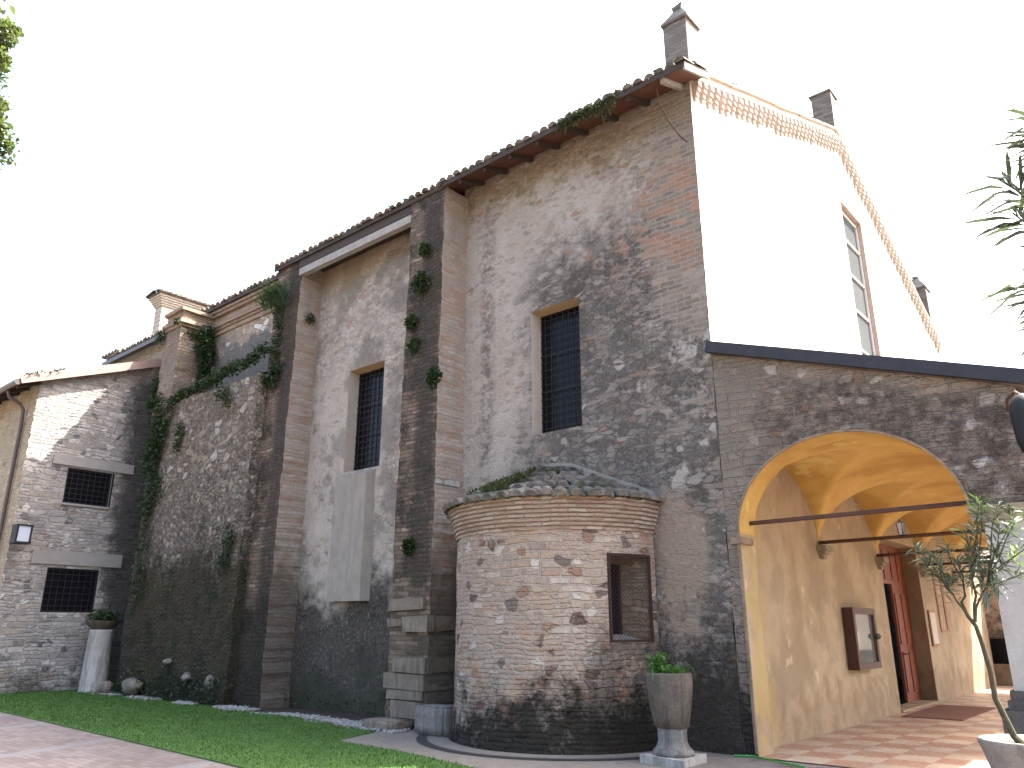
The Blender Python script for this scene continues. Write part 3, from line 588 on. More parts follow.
# ------------------------------------------------------------------ church
CH = thing('church', (-8, 3, 0), 'tall old plaster and brick church with gabled facade and two tall barred side windows', 'church')
def ROOFZ(y): return 10.5 + .4 * y
def side_wall(x0, x1, z1, mat, holes, amp=.02):
    ex = [h[0] for h in holes] + [h[1] for h in holes]; ez = [h[2] for h in holes] + [h[3] for h in holes]
    us = lin(x0, x1, .16, *ex); vv = lin(0, z1, .16, *ez)
    def P(x, z):
        d = amp * (nz((x, 3, z), .7) * 1.3 + nz((x, 7, z), 2.6) * .8)
        for h in holes:
            if h[0] - 1e-6 <= x <= h[1] + 1e-6 and h[2] - 1e-6 <= z <= h[3] + 1e-6: d = 0
        if x in (x0, x1): d = min(d, 0)
        if x == 0: return (R.uniform(-.02, .006), 0, z)
        return (x, d, z)
    hole = lambda x, z: any(h[0] < x < h[1] and h[2] < z < h[3] for h in holes)
    m = MB(); m.grid(us, vv, P, hole); return m.build('side_wall', mat, CH, smooth=True)
W1 = (-3.52, -2.43, 4.85, 7.2); W2 = (-8.86, -7.65, 4.85, 7.2)
side_wall(-5.3, 0, 10.62, M['bay_r'], [W1]); side_wall(-10.3, -6.1, 10.62, M['bay_m'], [W2]); side_wall(-22.3, -11.2, 10.45, M['bay_l'], [])
def church_window(h, sill):
    x0, x1, z0, z1 = h; d = .28
    m = MB()          # plastered reveal, ochre underside of the lintel
    m.face([(x0, 0, z0), (x0 + .02, d, z0), (x0 + .02, d, z1), (x0, 0, z1)], 0); m.face([(x1, 0, z0), (x1, 0, z1), (x1, d, z1), (x1, d, z0)], 0)
    m.face([(x0, 0, z1), (x0, d, z1 - .02), (x1, d, z1 - .02), (x1, 0, z1)], 1); m.face([(x0, 0, z0), (x1, 0, z0), (x1, d, z0 + .06), (x0, d, z0 + .06)], 0)
    w = m.build('window', [M['reveal'], M['ochre']], CH)
    m = MB(); m.box(x0, x1, d + .05, d + .08, z0, z1); m.build('pane', M['glass'], w)
    m = MB(); t = .05; m.box(x0, x0 + t, d - .01, d + .05, z0, z1); m.box(x1 - t, x1, d - .01, d + .05, z0, z1); m.box(x0 + t, x1 - t, d - .01, d + .05, z0, z0 + t + .05); m.box(x0 + t, x1 - t, d - .01, d + .05, z1 - t, z1); m.build('frame', M['blackiron'], w)
    m = MB(); nx, nzb = 8, 17
    for i in range(1, nx): x = x0 + (x1 - x0) * i / nx; m.box(x - .008, x + .008, d - .035, d - .019, z0 + .05, z1 - .04)
    for i in range(1, nzb): z = z0 + (z1 - z0) * i / nzb; q = .012 if i in (6, 11) else .006; m.box(x0 + .02, x1 - .02, d - .03, d - .014, z - q, z + q)
    m.build('grille', M['blackiron'], w)
church_window(W1, 0); church_window(W2, 0)
m = MB()     # rendered apron below the second window, sill slightly sloping
m.v = [(-8.92, -.16, 2.12), (-7.86, -.16, 2.12), (-7.7, .06, 2.12), (-8.92, .06, 2.12), (-8.9, -.16, 4.72), (-7.86, -.16, 4.72), (-7.7, .06, 4.84), (-8.9, .06, 4.84)]
m.f = [(3, 2, 1, 0), (4, 5, 6, 7), (0, 1, 5, 4), (1, 2, 6, 5), (2, 3, 7, 6), (3, 0, 4, 7)]; m.mi = [0] * 6
m.build('window_apron', M['apron'], CH)
def jbox(m, x0, x1, y0, y1, z0, z1, j=.02, mt=0):
    i0 = len(m.v); m.box(x0, x1, y0, y1, z0, z1, mt)
    for k in range(i0, i0 + 8): m.v[k] = tuple(c + R.uniform(-j, j) for c in m.v[k])
def buttress(x0, x1, d0, d1, z0, z1, mf, msd, step=.14, batter=0):
    """front face to -Y, two flanks; depth d0 at the foot, d1 at the top"""
    def dep(z): return d0 + (d1 - d0) * (z - z0) / (z1 - z0)
    def rag(x, y, z): return .022 * nz((x * 2, y * 2, z), 3.5) + .02 * nz((x, y, z), 1.1)
    m = MB(); zs = lin(z0, z1, .1)
    edge = {round(z, 4): (R.uniform(-.02, .02), R.uniform(-.02, .02)) for z in zs}
    def F(x, z):
        e = edge[round(z, 4)]; xx = x - batter * (1 - (z - z0) / (z1 - z0)) * (1 if x < (x0 + x1) / 2 else 0) + (e[0] if abs(x - x0) < 1e-6 else e[1] if abs(x - x1) < 1e-6 else 0)
        return (xx, -dep(z) + rag(x, 0, z), z)
    def S(x):
        def P(t, z):
            p = F(x, z); return (p[0] + (0 if t == 1 else rag(x, t, z) * (1 if t > .1 else .3)), p[1] * t + .03 * (1 - t), z)
        return P
    m.grid(lin(x0, x1, step), zs, F, m=0)
    m.grid([1 - q for q in (1, .75, .5, .25, 0)][::1], zs, lambda t, z: S(x1)(1 - t, z), m=1); m.grid([0, .25, .5, .75, 1], zs, lambda t, z: S(x0)(t, z), m=1)
    m.face([F(x0, z1), F(x1, z1), (x1, .03, z1), (x0, .03, z1)], 0)
    return m.build('buttress', [mf, msd], CH)
B1 = buttress(-6.2, -5.2, .78, .68, 0, 10.25, M['but_f'], M['but_s'])
B2 = buttress(-11.25, -10.2, .72, .62, 0, 10.25, M['but_f'], M['but_s'])
B3 = buttress(-16.35, -15.45, 1.0, .92, 7.0, 10.25, M['but3'], M['but3'])
B3b = MB()           # corbelled brick cap of the third buttress
for z0, z1, q in ((9.75, 9.84, .06), (9.84, 9.93, .12), (9.93, 10.02, .06), (10.02, 10.2, .01), (10.2, 10.3, .09)): jbox(B3b, -16.35 - q, -15.45 + q, -.92 - q, .03, z0, z1)
B3b.build('buttress_cap', M['corn_l'], B3)
m = MB()             # foot stones of the first buttress
for a in ((-5.98, -5.17, -.86, -.1, .88, 1.12), (-6.22, -5.2, -.84, -.1, .60, .85), (-6.0, -5.25, -.86, -.2, .16, .42), (-6.15, -5.25, -.83, -.2, .44, .58), (-5.8, -5.16, -.83, -.1, 1.55, 1.8), (-6.22, -5.85, -.82, -.3, 1.62, 1.76), (-6.2, -5.3, -.82, -.3, 1.9, 2.1)): jbox(m, *a)
m.build('foot_stones', M['oldstone'], B1)
m = MB(); jbox(m, -5.7, -5.185, -.70, -.1, 4.1, 4.28, .01); m.build('string_stone', M['stonepale'], B1)

# eaves, roof, tiles
m = MB()
for x0, x1, y0, ye in ((-.36, .28, -.75, .12), (-5.2, -.36, -.75, 8.4), (-11.3, -5.2, -.68, 8.4), (-22.3, -11.3, -.18, 8.4)):
    for (a, b) in (((y0, ROOFZ(y0)), (ye, ROOFZ(ye))),):
        m.v += [(x, y, z + t) for t in (0, .07) for x, y, z in ((x0, a[0], a[1]), (x1, a[0], a[1]), (x1, b[0], b[1]), (x0, b[0], b[1]))]; i = len(m.v) - 8
        m.f += [tuple(i + k for k in q) for q in ((3, 2, 1, 0), (4, 5, 6, 7), (0, 1, 5, 4), (1, 2, 6, 5), (2, 3, 7, 6), (3, 0, 4, 7))]; m.mi += [0] * 6
for s_ in (1,):
    m.v += [(x, y, z + t) for t in (0, .07) for x, y, z in ((-22.3, 8.4, ROOFZ(8.4)), (-.38, 8.4, ROOFZ(8.4)), (-.38, 17.2, ROOFZ(-.4)), (-22.3, 17.2, ROOFZ(-.4)))]; i = len(m.v) - 8
    m.f += [tuple(i + k for k in q) for q in ((3, 2, 1, 0), (4, 5, 6, 7), (0, 1, 5, 4), (1, 2, 6, 5), (2, 3, 7, 6), (3, 0, 4, 7))]; m.mi += [0] * 6
roof = m.build('roof', M['rwood'], CH)
m = MB(); x = .24
dirn = Vector((0, 1, .4)).normalized(); upn = Vector((0, -.4, 1)).normalized()
while x > -22.2:
    y0 = -.79 if x > -5.2 else (-.72 if x > -11.3 else -.22); y0 += R.uniform(-.035, .03); r = R.uniform(.085, .1); dz = R.uniform(-.012, .018)
    yend = 8.4 if x < -.45 else .12; y = y0; first = True
    while y < yend:
        L = .42 if y < 2 else 1.6; ye = min(y + L, yend); xx = x + R.uniform(-.012, .012)
        m.halfpipe((xx, y, ROOFZ(y) + .085 + dz), (xx + R.uniform(-.01, .01), ye + .06, ROOFZ(ye + .06) + .068 + dz), r, r * .82, upn); y = ye
    # channel tile between
    m.halfpipe((x - .1, y0 + .03, ROOFZ(y0 + .03) + .12), (x - .1, yend, ROOFZ(yend) + .12), .09, .09, -upn, 4, 0, False)
    x -= .2
m.build('roof_tiles', M['tile'], roof)
m = MB()
y0 = -.74; 
for xa, xb, y0 in ((-5.18, .27, -.765), (-11.3, -5.2, -.695), (-22.3, -11.32, -.195)): m.bar((xa, y0, ROOFZ(y0) + .03), (xb, y0, ROOFZ(y0) + .03), .025, .11)
m.build('eave_board', M['dwood'], roof)
m = MB(); m.obox((.275, -.3, ROOFZ(-.3) + .01), (.02, 0, 0), Vector((0, .45, .18)), (0, 0, .075)); m.build('eave_end_board', M['gwood'], roof)
m = MB(); x = -.12
for k in range(8):
    xx = -.15 - k * .66; m2 = MB(); m2.bar((xx, -.7, ROOFZ(-.7) - .055), (xx, .04, ROOFZ(.04) - .055), .075, .09, (0, 0, 1)); m2.build('rafter', M['gwood'] if k == 0 else M['dwood'], CH)
m = MB(); m.box(-10.25, -6.16, -.66, -.52, 9.80, 9.98); m.build('eave_beam', M['gwood'], CH)
m = MB(); m.v += [(-10.2, -.66, 10.0), (-6.2, -.66, 10.0), (-6.2, .02, 10.12), (-10.2, .02, 10.12)]; m.f.append((0, 1, 2, 3)); m.mi.append(0); m.box(-10.25, -6.16, -.66, -.5, 10.0, 10.2); m.build('eave_soffit', M['dwood'], CH)
m = MB()             # brick cornice over the left bay
for z0, z1, q in ((9.62, 9.7, .06), (9.78, 9.86, .05), (9.86, 9.94, .1), (9.94, 10.02, .06), (10.2, 10.3, .1), (10.3, 10.38, .15)): m.box(-15.45, -11.3, -q, .05, z0, z1)
m.build('brick_cornice', M['corn_l'], CH)
m = MB(); m.box(-22.3, -17.5, -.34, -.2, 10.2, 10.33); m.build('gutter', M['brownmetal'], CH)
m = MB(); m.tube([(-.35, -.55, 10.22), (-.33, -.5, 9.95), (-.27, -.35, 9.65), (-.18, -.14, 9.42), (-.12, -.02, 9.34)], .014, 6); m.build('iron_bracket', M['iron'], CH)

# facade (lit by the sun)
def FT(y): return 10.78 + .40 * (y if y < 8.4 else 16.8 - y) + .05 * nz((y, 3.3, 0), .55) + .02 * nz((y, 1.3, 0), 1.9)
m = MB(); ys = lin(0, 16.8, .4, 8.0, 9.62, 8.4)
for a, b in zip(ys, ys[1:]):
    mid = (a + b) / 2
    if 8.0 < mid < 9.62: m.face([(0, a, 11.85), (0, b, 11.85), (0, b, FT(b)), (0, a, FT(a))]); m.face([(0, a, 5.5), (0, b, 5.5), (0, b, 6.6), (0, a, 6.6)])
    else: m.face([(0, a, 5.5), (0, b, 5.5), (0, b, FT(b)), (0, a, FT(a))])
    m.face([(0, a, FT(a)), (0, b, FT(b)), (-.4, b, FT(b)), (-.4, a, FT(a))])
    m.face([(-.4, a, 10.4), (-.4, a, FT(a)), (-.4, b, FT(b)), (-.4, b, 10.4)])
m.face([(0, 0, 10.6), (0, 0, FT(0)), (-.4, 0, FT(0)), (-.4, 0, 10.6)]); m.box(-22.3, -.4, 16.4, 16.8, 0, 10.5); m.box(-22.7, -22.3, 0, 16.8, 0, 10.5)
m.face([(0, 16.8, 0), (0, 16.8, FT(16.8)), (-.4, 16.8, FT(16.8)), (-.4, 16.8, 0)][::-1])
fac = m.build('facade_wall', M['facade'], CH)
fw = MB()
fw.face([(0, 9.62, 6.6), (0, 9.62, 11.85), (-.16, 9.62, 11.85), (-.16, 9.62, 6.6)]); fw.face([(0, 8, 6.6), (-.16, 8, 6.6), (-.16, 8, 11.85), (0, 8, 11.85)]); fw.face([(0, 8, 11.85), (-.16, 8, 11.85), (-.16, 9.62, 11.85), (0, 9.62, 11.85)]); fw.face([(0, 8, 6.6), (0, 9.62, 6.6), (-.16, 9.62, 6.6), (-.16, 8, 6.6)])
fwin = fw.build('facade_window', M['terra'], CH)
m = MB(); m.box(-.16, -.15, 8, 9.62, 6.6, 11.85); m.build('pane', M['facpane'], fwin)
m = MB()
for z in (6.7, 8.0, 9.05, 10.0, 10.95, 11.75): m.box(-.15, -.11, 8.04, 9.58, z - .025, z + .025)
m.box(-.15, -.11, 9.54, 9.6, 6.6, 11.85); m.box(-.15, -.11, 8.02, 8.07, 6.6, 11.85); m.build('glazing_bars', M['whitepaint'], fwin)
m = MB()
for sgn in (0, 1):
    for dz, pr, th in ((-.03, .07, .03), (-.2, .05, .03), (-.3, .04, .025)):
        y = 0.0
        while y < 8.4:
            a, b = y, min(y + .55, 8.4); ja, jb = R.uniform(-.008, .008), R.uniform(-.008, .008)
            if sgn: a, b = 16.8 - a, 16.8 - b
            m.bar((pr / 2 - .02, a, FT(a) + dz + ja), (pr / 2 - .02, b, FT(b) + dz + jb), pr + .04, th * 2 * .8); y += .56
cor = m.build('gable_cornice', M['terra'], CH)
m = MB(); y = .02
while y < 16.75:
    z = FT(y) - .01; m.halfpipe((-.44, y, z), (.05 + R.uniform(-.03, .02), y, z - .01), .06, .065, (0, 0, 1)); y += .135
m.build('coping_tiles', M['tile'], cor)
m = MB()              # one terracotta corbel of the frieze: stepped, tapering downwards
m.box(0, .13, -.055, .055, -.10, 0); m.box(0, .105, -.05, .05, -.20, -.10); m.box(0, .075, -.045, .045, -.30, -.20); m.box(0, .045, -.035, .035, -.38, -.30)
ORIG['tmp'] = Vector((0, 0, 0)); me = None
proto = m.build('corbel', M['terra'], None, (0, 0, 0)); first = True
for k in range(66):
    y = .12 + k * (16.56 / 65); c = proto if first else proto.copy()
    if not first: COL.objects.link(c)
    first = False; c.parent = cor; c.location = Vector((0, y, FT(y) - .33)) - ORIG['church']; c.rotation_euler = (0, 0, R.uniform(-.05, .05)); c.scale = (1, R.uniform(.85, 1.15), R.uniform(.85, 1.15))
def pinnacle(y, zb, w, h, cap):
    m = MB(); m.box(-w, .0, y - w / 2, y + w / 2, zb, zb + h)
    for k in range(8): m.v[k] = tuple(q + R.uniform(-.015, .015) for q in m.v[k])
    p = m.build('pinnacle', M['pinn'], CH); m = MB(); q = .035; a, b, c, d, t = (-w - q, y - w / 2 - q, zb + h), (q, y - w / 2 - q, zb + h), (q, y + w / 2 + q, zb + h), (-w - q, y + w / 2 + q, zb + h), (-w / 2, y, zb + h + cap)
    s_ = lambda v: (v[0], v[1], v[2] + .05); m.face([a, d, c, b])
    for u, v in ((a, b), (b, c), (c, d), (d, a)): m.face([u, v, s_(v), s_(u)]); m.face([s_(u), s_(v), (t[0] * .8 + v[0] * .2, t[1] * .8 + v[1] * .2, t[2]), (t[0] * .8 + u[0] * .2, t[1] * .8 + u[1] * .2, t[2])])
    jbox(m, t[0] - .09, t[0] + .09, t[1] - .09, t[1] + .09, t[2] - .03, t[2] + .05, .025)
    m.build('pinnacle_cap', M['pinn'], p)
pinnacle(.29, 10.85, .45, 1.08, .42); pinnacle(8.75, 13.9, .52, 1.5, .1); pinnacle(16.75, 10.7, .6, 1.7, .5)

# porch wall of the church with the door
m = MB(); DO = (7.15, 10.05, 0, 3.42)
m.grid(lin(.0, 16.8, .25, DO[0], DO[1]), lin(0, 5.5, .25, DO[3]), lambda y, z: ((.012 * nz((0, y, z), .9) if not (DO[0] <= y <= DO[1] and z <= DO[3]) else 0), y, z), lambda y, z: DO[0] < y < DO[1] and z < DO[3])
pw = m.build('porch_wall', M['yellow'], CH, smooth=True)
m = MB(); d = -.36
m.face([(0, DO[1], 0), (0, DO[1], 3.42), (d, DO[1] + .12, 3.42), (d, DO[1] + .12, 0)]); m.face([(0, DO[0], 0), (d, DO[0] - .12, 0), (d, DO[0] - .12, 3.42), (0, DO[0], 3.42)]); m.face([(0, DO[0], 3.42), (d, DO[0] - .12, 3.42), (d, DO[1] + .12, 3.42), (0, DO[1], 3.42)]); m.box(d, .03, DO[0], DO[1], 0, .05)
m.build('door_reveal', M['yellow'], pw)
dm = MB(); dm.box(d - .06, d, 9.05, DO[1] + .13, .05, 3.44); dm.box(d - .06, d, DO[0] - .13, 9.05, 2.55, 3.44); dm.box(d - .06, d, DO[0] - .13, 7.7, .05, 2.55)
for z0, z1 in ((.25, 1.1), (1.25, 2.35), (2.65, 3.3)):
    for y0, y1 in ((9.12, 9.5), (9.6, 10.0)): dm.box(d - .001, d + .025, y0, y1, z0, z1)
for y0, y1 in ((7.3, 7.8), (7.95, 8.45), (8.55, 9.0)): dm.box(d - .001, d + .025, y0, y1, 2.65, 3.3)
door = dm.build('door', M['door'], CH)
m = MB(); m.box(d - .30, d - .24, 7.7, 9.05, .05, 2.55); m.build('wicket_shade_panel', M['wicketshade'], door)  # dark panel behind the wicket opening, interior shade painted as colour
m = MB(); m.tube([(d + .02, 9.12, 1.05), (d + .08, 9.12, 1.05), (d + .09, 9.22, 1.05)], .013, 6); m.build('door_handle', M['blackiron'], door)
m = MB()              # faded red painted frame on the plaster
Y0, Y1, Z0, Z1 = 11.3, 12.2, 1.5, 2.95; m.box(.014, .02, Y0, Y1, Z0, Z0 + .05); m.box(.014, .02, Y0, Y1, Z1 - .05, Z1); m.box(.014, .02, Y0, Y0 + .12, Z0 + .05, Z1 - .05); m.box(.014, .02, Y1 - .25, Y1, Z0 + .05, Z1 - .05)
m.build('painted_panel', M['redpaint'], pw)

# ------------------------------------------------------------------ portico
PO = thing('portico', (1.9, 7, 0), 'open vaulted portico with rubble arch wall, ochre vault and iron tie rods', 'portico')
AC, AA, AB, AZ = 1.62, 1.43, 1.20, 2.87
def arch(x):
    t = (x - AC) / AA
    return AZ + AB * sqrt(max(0, 1 - t * t)) if abs(t) < 1 else 0
XL, XR, XE = AC - AA, AC + AA, 3.72
def PT(x): return 5.55 - .335 * x
m = MB(); zs_l = lin(0, AZ, .15)
def pz(x, z): return .02 * nz((x, 5, z), 1.1) + .014 * nz((x, 2, z), 3.1)
m.grid([.003, .08, XL], zs_l, lambda x, z: (x, pz(x, z) if .01 < x < XL else 0, z))
th = [pi - pi * k / 40 for k in range(41)]
for k in range(40):
    a, b = th[k], th[k + 1]; pa = (AC + AA * cos(a), AZ + AB * sin(a)); pb = (AC + AA * cos(b), AZ + AB * sin(b))
    if k == 0: xa = .02
    for j in range(12):
        def q(p, t): zt = PT(p[0]); z = p[1] + (zt - p[1]) * t; return (p[0], pz(p[0], z) if t > 0 else 0, z)
        m.face([q(pa, j / 12), q(pb, j / 12), q(pb, (j + 1) / 12), q(pa, (j + 1) / 12)])
m.grid([.003, XL], [AZ, 3.4, 4.0, 4.6, 5.1, 9], lambda x, z: (x, 0, min(z, PT(x))))
m.grid([XR, 3.3, XE], [AZ, 3.2, 3.6, 4.0, 9], lambda x, z: (x, 0 if x == XR else pz(x, z), min(z, PT(x))))
aw = m.build('arch_wall', M['porch'], PO, smooth=True)
m = MB()               # plastered intrados of the arch, jamb and inner side
TH = .5
for k in range(40):
    a, b = th[k], th[k + 1]; pa = (AC + AA * cos(a), AZ + AB * sin(a)); pb = (AC + AA * cos(b), AZ + AB * sin(b))
    m.face([(pa[0], 0, pa[1]), (pa[0], TH, pa[1]), (pb[0], TH, pb[1]), (pb[0], 0, pb[1])])
    m.face([(pa[0], TH, pa[1]), (pa[0], TH, 4.3), (pb[0], TH, 4.3), (pb[0], TH, pb[1])])
m.face([(XL - .005, TH, AZ), (XL - .005, TH, 4.3), (0, TH, 4.3), (0, TH, AZ)])
m.build('arch_soffit', M['vault'], aw, smooth=True)
m = MB(); m.grid([0, .5, 1], lin(0, AZ, .3), lambda t, z: (XL - .005 * t, TH * t, z)); m.grid([0, 1], lin(0, AZ, .3), lambda t, z: ((XL - .005) * (1 - t) + .001, TH, z)); m.build('arch_jamb', M['yellow'], aw)
m = MB()               # thin plaster lip round the arch
for k in range(40):
    a, b = th[k], th[k + 1]
    f = lambda t, o, y: (AC + (AA + o) * cos(t), y, AZ + (AB + o) * sin(t))
    m.face([f(a, 0.0, -.022), f(b, 0.0, -.022), f(b, .03, -.014), f(a, .03, -.014)]); m.face([f(a, 0, -.022), f(a, 0, .01), f(b, 0, .01), f(b, 0, -.022)]); m.face([f(a, .03, .02), f(a, .03, -.014), f(b, .03, -.014), f(b, .03, .02)])
m.box(XL - .035, XL + .002, -.022, .01, 0.05, AZ); m.build('arch_lip', M['lip'], aw)
m = MB(); BY = [.35, 3.65, 6.95, 10.3, 13.6, 16.2]
def vz(x, y):
    t = (x - 1.6) / 1.6; a = 2.95 + 1.28 * sqrt(max(0, 1 - t * t)); bz = 0
    for y0, y1 in zip(BY, BY[1:]):
        if y0 <= y <= y1:
            u = abs((y - (y0 + y1) / 2) / ((y1 - y0) / 2)); bz = 2.95 + 1.28 * sqrt(max(0, 1 - u ** 1.7)) * (1 - .0 * abs(t))
    return max(a, bz)
m.grid(lin(0.003, 3.2, .05), lin(.35, 16.2, .055), lambda x, y: (x, y, vz(x, y))); m.build('vault', M['vault'], PO, smooth=True)
for k, y in enumerate(BY):
    yy = min(max(y, .3), 16.1)
    m = MB(); m.tube([(0.0 if k else XL - .03, yy, 3.03), (3.3, yy, 3.05)], .032, 8); m.build('tie_rod', M['iron'], PO)
    if 0 < k < 5:
        m = MB()
        for (o, z0, z1) in ((.05, 2.75, 2.82), (.1, 2.82, 2.88), (.15, 2.88, 2.97)): m.box(0.003, o + .03, y - o - .03, y + o + .03, z0, z1)
        m.build('vault_corbel', M['impost'], PO)
m = MB(); jbox(m, XL - .12, XL + .05, -.05, .32, AZ - .16, AZ - .06, .012); m.build('impost', M['lip'], PO)
# outer side with its own arches, standing on piers
m = MB(); PY = [0, 3.65, 6.95, 10.3, 13.6, 16.2]
def otop(y):
    for a, b in zip(PY, PY[1:]):
        lo, hi = a + (.55 if a == 0 else .32), b - .32
        if lo < y < hi:
            u = (y - (lo + hi) / 2) / ((hi - lo) / 2); return 2.95 + 1.05 * sqrt(max(0, 1 - u * u))
    return 2.95
yy = lin(0.03, 16.2, .06)
for a, b in zip(yy, yy[1:]):
    za, zb = otop(a), otop(b)
    m.face([(XE, a, za), (XE, b, zb), (XE, b, PT(XE)), (XE, a, PT(XE))], 0); m.face([(3.2, a, za), (3.2, a, 4.3), (3.2, b, 4.3), (3.2, b, zb)], 1); m.face([(3.2, a, za), (3.2, b, zb), (XE, b, zb), (XE, a, za)], 1)
m.build('outer_arcade', [M['pier'], M['vault']], PO)
for y in PY:
    y0, y1 = (0.0, .55) if y == 0 else (y - .32, y + .32)
    m = MB(); m.box(3.17, XE, y0 + .02, y1, .95, 2.78)
    pr = m.build('pier', M['pier'], PO)
    m = MB(); m.box(3.05, XE + .05, y0 - .035, y1 + .04, 2.78, 2.87); m.box(3.03, XE + .08, y0 - .06, y1 + .06, 2.87, 2.95); m.build('impost', M['impost'], pr)
    m = MB(); m.box(3.1, XE + .06, y0 - .06, y1 + .06, .75, .85); m.box(3.13, XE + .03, y0 - .03, y1 + .03, .85, .95); m.box(3.03, XE + .12, y0 - .12, y1 + .12, 0, .75); m.build('pier_base', M['plinth'], pr)
m = MB()
m.v += [(x, y, z + t) for t in (0, .1) for x, y, z in ((0.01, -.07, PT(0)), (4.1, -.07, PT(4.1)), (4.1, 16.3, PT(4.1)), (0.01, 16.3, PT(0)))]; m.f += [(3, 2, 1, 0), (4, 5, 6, 7), (0, 1, 5, 4), (1, 2, 6, 5), (2, 3, 7, 6), (3, 0, 4, 7)]; m.mi += [0] * 6
pr = m.build('roof', M['tile'], PO)
m = MB(); m.bar((-.02, -.1, PT(0) + .1), (4.1, -.1, PT(4.1) + .1), .12, .17, (0, 0, 1)); m.build('verge_flashing', M['flash'], pr)
m = MB(); m.tube([(4.16, -.1, PT(4.1) + .02), (4.16, 16.3, PT(4.1) + .02)], .075, 8); m.build('gutter', M['flash'], pr)
m = MB(); m.tube([(4.16, .25, 4.15), (4.14, .27, 4.0), (3.95, .3, 3.75), (3.86, .3, 3.55), (3.84, .3, 3.2), (3.84, .3, .8)], .055, 10); m.build('downpipe', M['flash'], pr)

# ------------------------------------------------------------------ apse chapel
AP = thing('apse', (AX, -.8, 0), 'low round stone apse with a half cone tile roof and one small barred window', 'apse')
def ang(t): return radians(t)
TH0, TH1 = -31.5, -5.0; AW = (1.41, 2.63)
def awob(t, z): return .018 * nz((cos(t) * 3, sin(t) * 3, z * 1.6), 1.2) + .012 * nz((cos(t) * 9, sin(t) * 9, z * 6), 1)
m = MB(); ts = lin(-185, 5, 2.5, TH0, TH1); zz = lin(0, 2.95, .11, *AW)
inh = lambda t, z: TH0 <= t <= TH1 and AW[0] <= z <= AW[1]
def APp(t, z): r = AR + (0 if inh(t, z) else awob(ang(t), z)) + max(0, .55 - z) * .12; return (AX + r * cos(ang(t)), r * sin(ang(t)), z)
m.grid(ts, zz, APp, lambda t, z: TH0 < t < TH1 and AW[0] < z < AW[1])
apu = lambda q: (math.atan2(q[1], q[0] - AX) * AR if not (q[1] > 0 and q[0] < AX) else (math.atan2(q[1], q[0] - AX) - 2 * pi) * AR, q[2])
m.build('wall', M['apse'], AP, smooth=True, uvfn=apu)
m = MB(); prof = []
z = 2.95
for k in range(8): o = .012 + .021 * k; prof += [(AR + o, z), (AR + o + .004, z + .048), (AR + o - .008, z + .05), (AR + o - .006, z + .058)]; z += .06
prof += [(AR + .05, z)]
m.lathe((AX, 0, 0), prof, 150, 0, ang(-184), ang(4), lambda t, z: .022 * nz((cos(t) * 13, sin(t) * 13, z * 15), 1)); m.build('brick_cornice', M['cornice'], AP, uvfn=apu)
m = MB(); ZE, ZA, RE = 3.40, 4.2, AR + .14
m.lathe((AX, 0, 0), [(.02, ZA - .02), (RE, ZE + .0)], 60, 0, ang(-182), ang(2))
def cone(r): return ZA - .02 + (ZE - ZA + .02) * r / RE
rings = [RE + .1, 1.55, 1.2, .85, .5, .06]
for a, b in zip(rings, rings[1:]):
    cnt = max(3, int(pi * a / .225))
    for k in range(cnt + 1):
        t = ang(-180 + 180 * k / cnt + R.uniform(-.8, .8)); d0 = Vector((cos(t), sin(t), 0)); rr = a + R.uniform(-.025, .025); s_ = (ZE - ZA) / RE
        p = Vector((AX, 0, 0)) + d0 * rr + Vector((0, 0, cone(rr) + .055 + R.uniform(-.01, .01))); q = Vector((AX, 0, 0)) + d0 * (b - .06 if b > .1 else b) + Vector((0, 0, cone(b) + .035))
        up = Vector((-d0.x * s_, -d0.y * s_, 1)); m.halfpipe(p, q, .105, max(.03, .105 * b / a), up, 7)
    if a == rings[0]:
        for k in range(cnt):
            t = ang(-180 + 180 * (k + .5) / cnt); d0 = Vector((cos(t), sin(t), 0)); m.halfpipe(Vector((AX, 0, 0)) + d0 * (a - .02) + Vector((0, 0, cone(a) + .09)), Vector((AX, 0, 0)) + d0 * b + Vector((0, 0, cone(b) + .09)), .08, .06, (0, 0, -1), 4, 0, False)
ar = m.build('roof', M['tile_m'], AP)
m = MB()
for k in range(9):      # mortar flashing where the roof meets the wall
    t0, t1 = -1.7 + .39 * k, -1.7 + .39 * (k + 1); m.bar((AX + t0, -.03, cone(abs(t0)) + .12), (AX + t1, -.03, cone(abs(t1)) + .12), .09, .07)
m.build('flashing', M['apron'], ar)
m = MB(); a, b = ang(TH0), ang(TH1); P0 = Vector((AX + AR * cos(a), AR * sin(a), 0)); P1 = Vector((AX + AR * cos(b), AR * sin(b), 0)); dn = -Vector((cos((a + b) / 2), sin((a + b) / 2), 0)); Q0 = P0 + dn * .42 + (P1 - P0) * .22; Q1 = P1 + dn * .42 - (P1 - P0) * .3
Z = lambda p, z: (p.x, p.y, z); z0, z1 = AW
m.face([Z(P0, z0), Z(Q0, z0 + .1), Z(Q0, z1 - .12), Z(P0, z1)]); m.face([Z(P1, z0), Z(P1, z1), Z(Q1, z1 - .12), Z(Q1, z0 + .1)]); m.face([Z(P0, z1), Z(Q0, z1 - .12), Z(Q1, z1 - .12), Z(P1, z1)]); m.face([Z(P0, z0), Z(P1, z0), Z(Q1, z0 + .1), Z(Q0, z0 + .1)], 1)
win = m.build('window', [M['but3'], M['lintel']], AP)
m = MB(); m.face([Z(Q0, z0 + .1), Z(Q1, z0 + .1), Z(Q1, z1 - .12), Z(Q0, z1 - .12)]); m.build('pane', M['glass'], win)
m = MB(); w_ = (P1 - P0).normalized(); E0, E1 = P0 - dn * .01, P1 - dn * .01
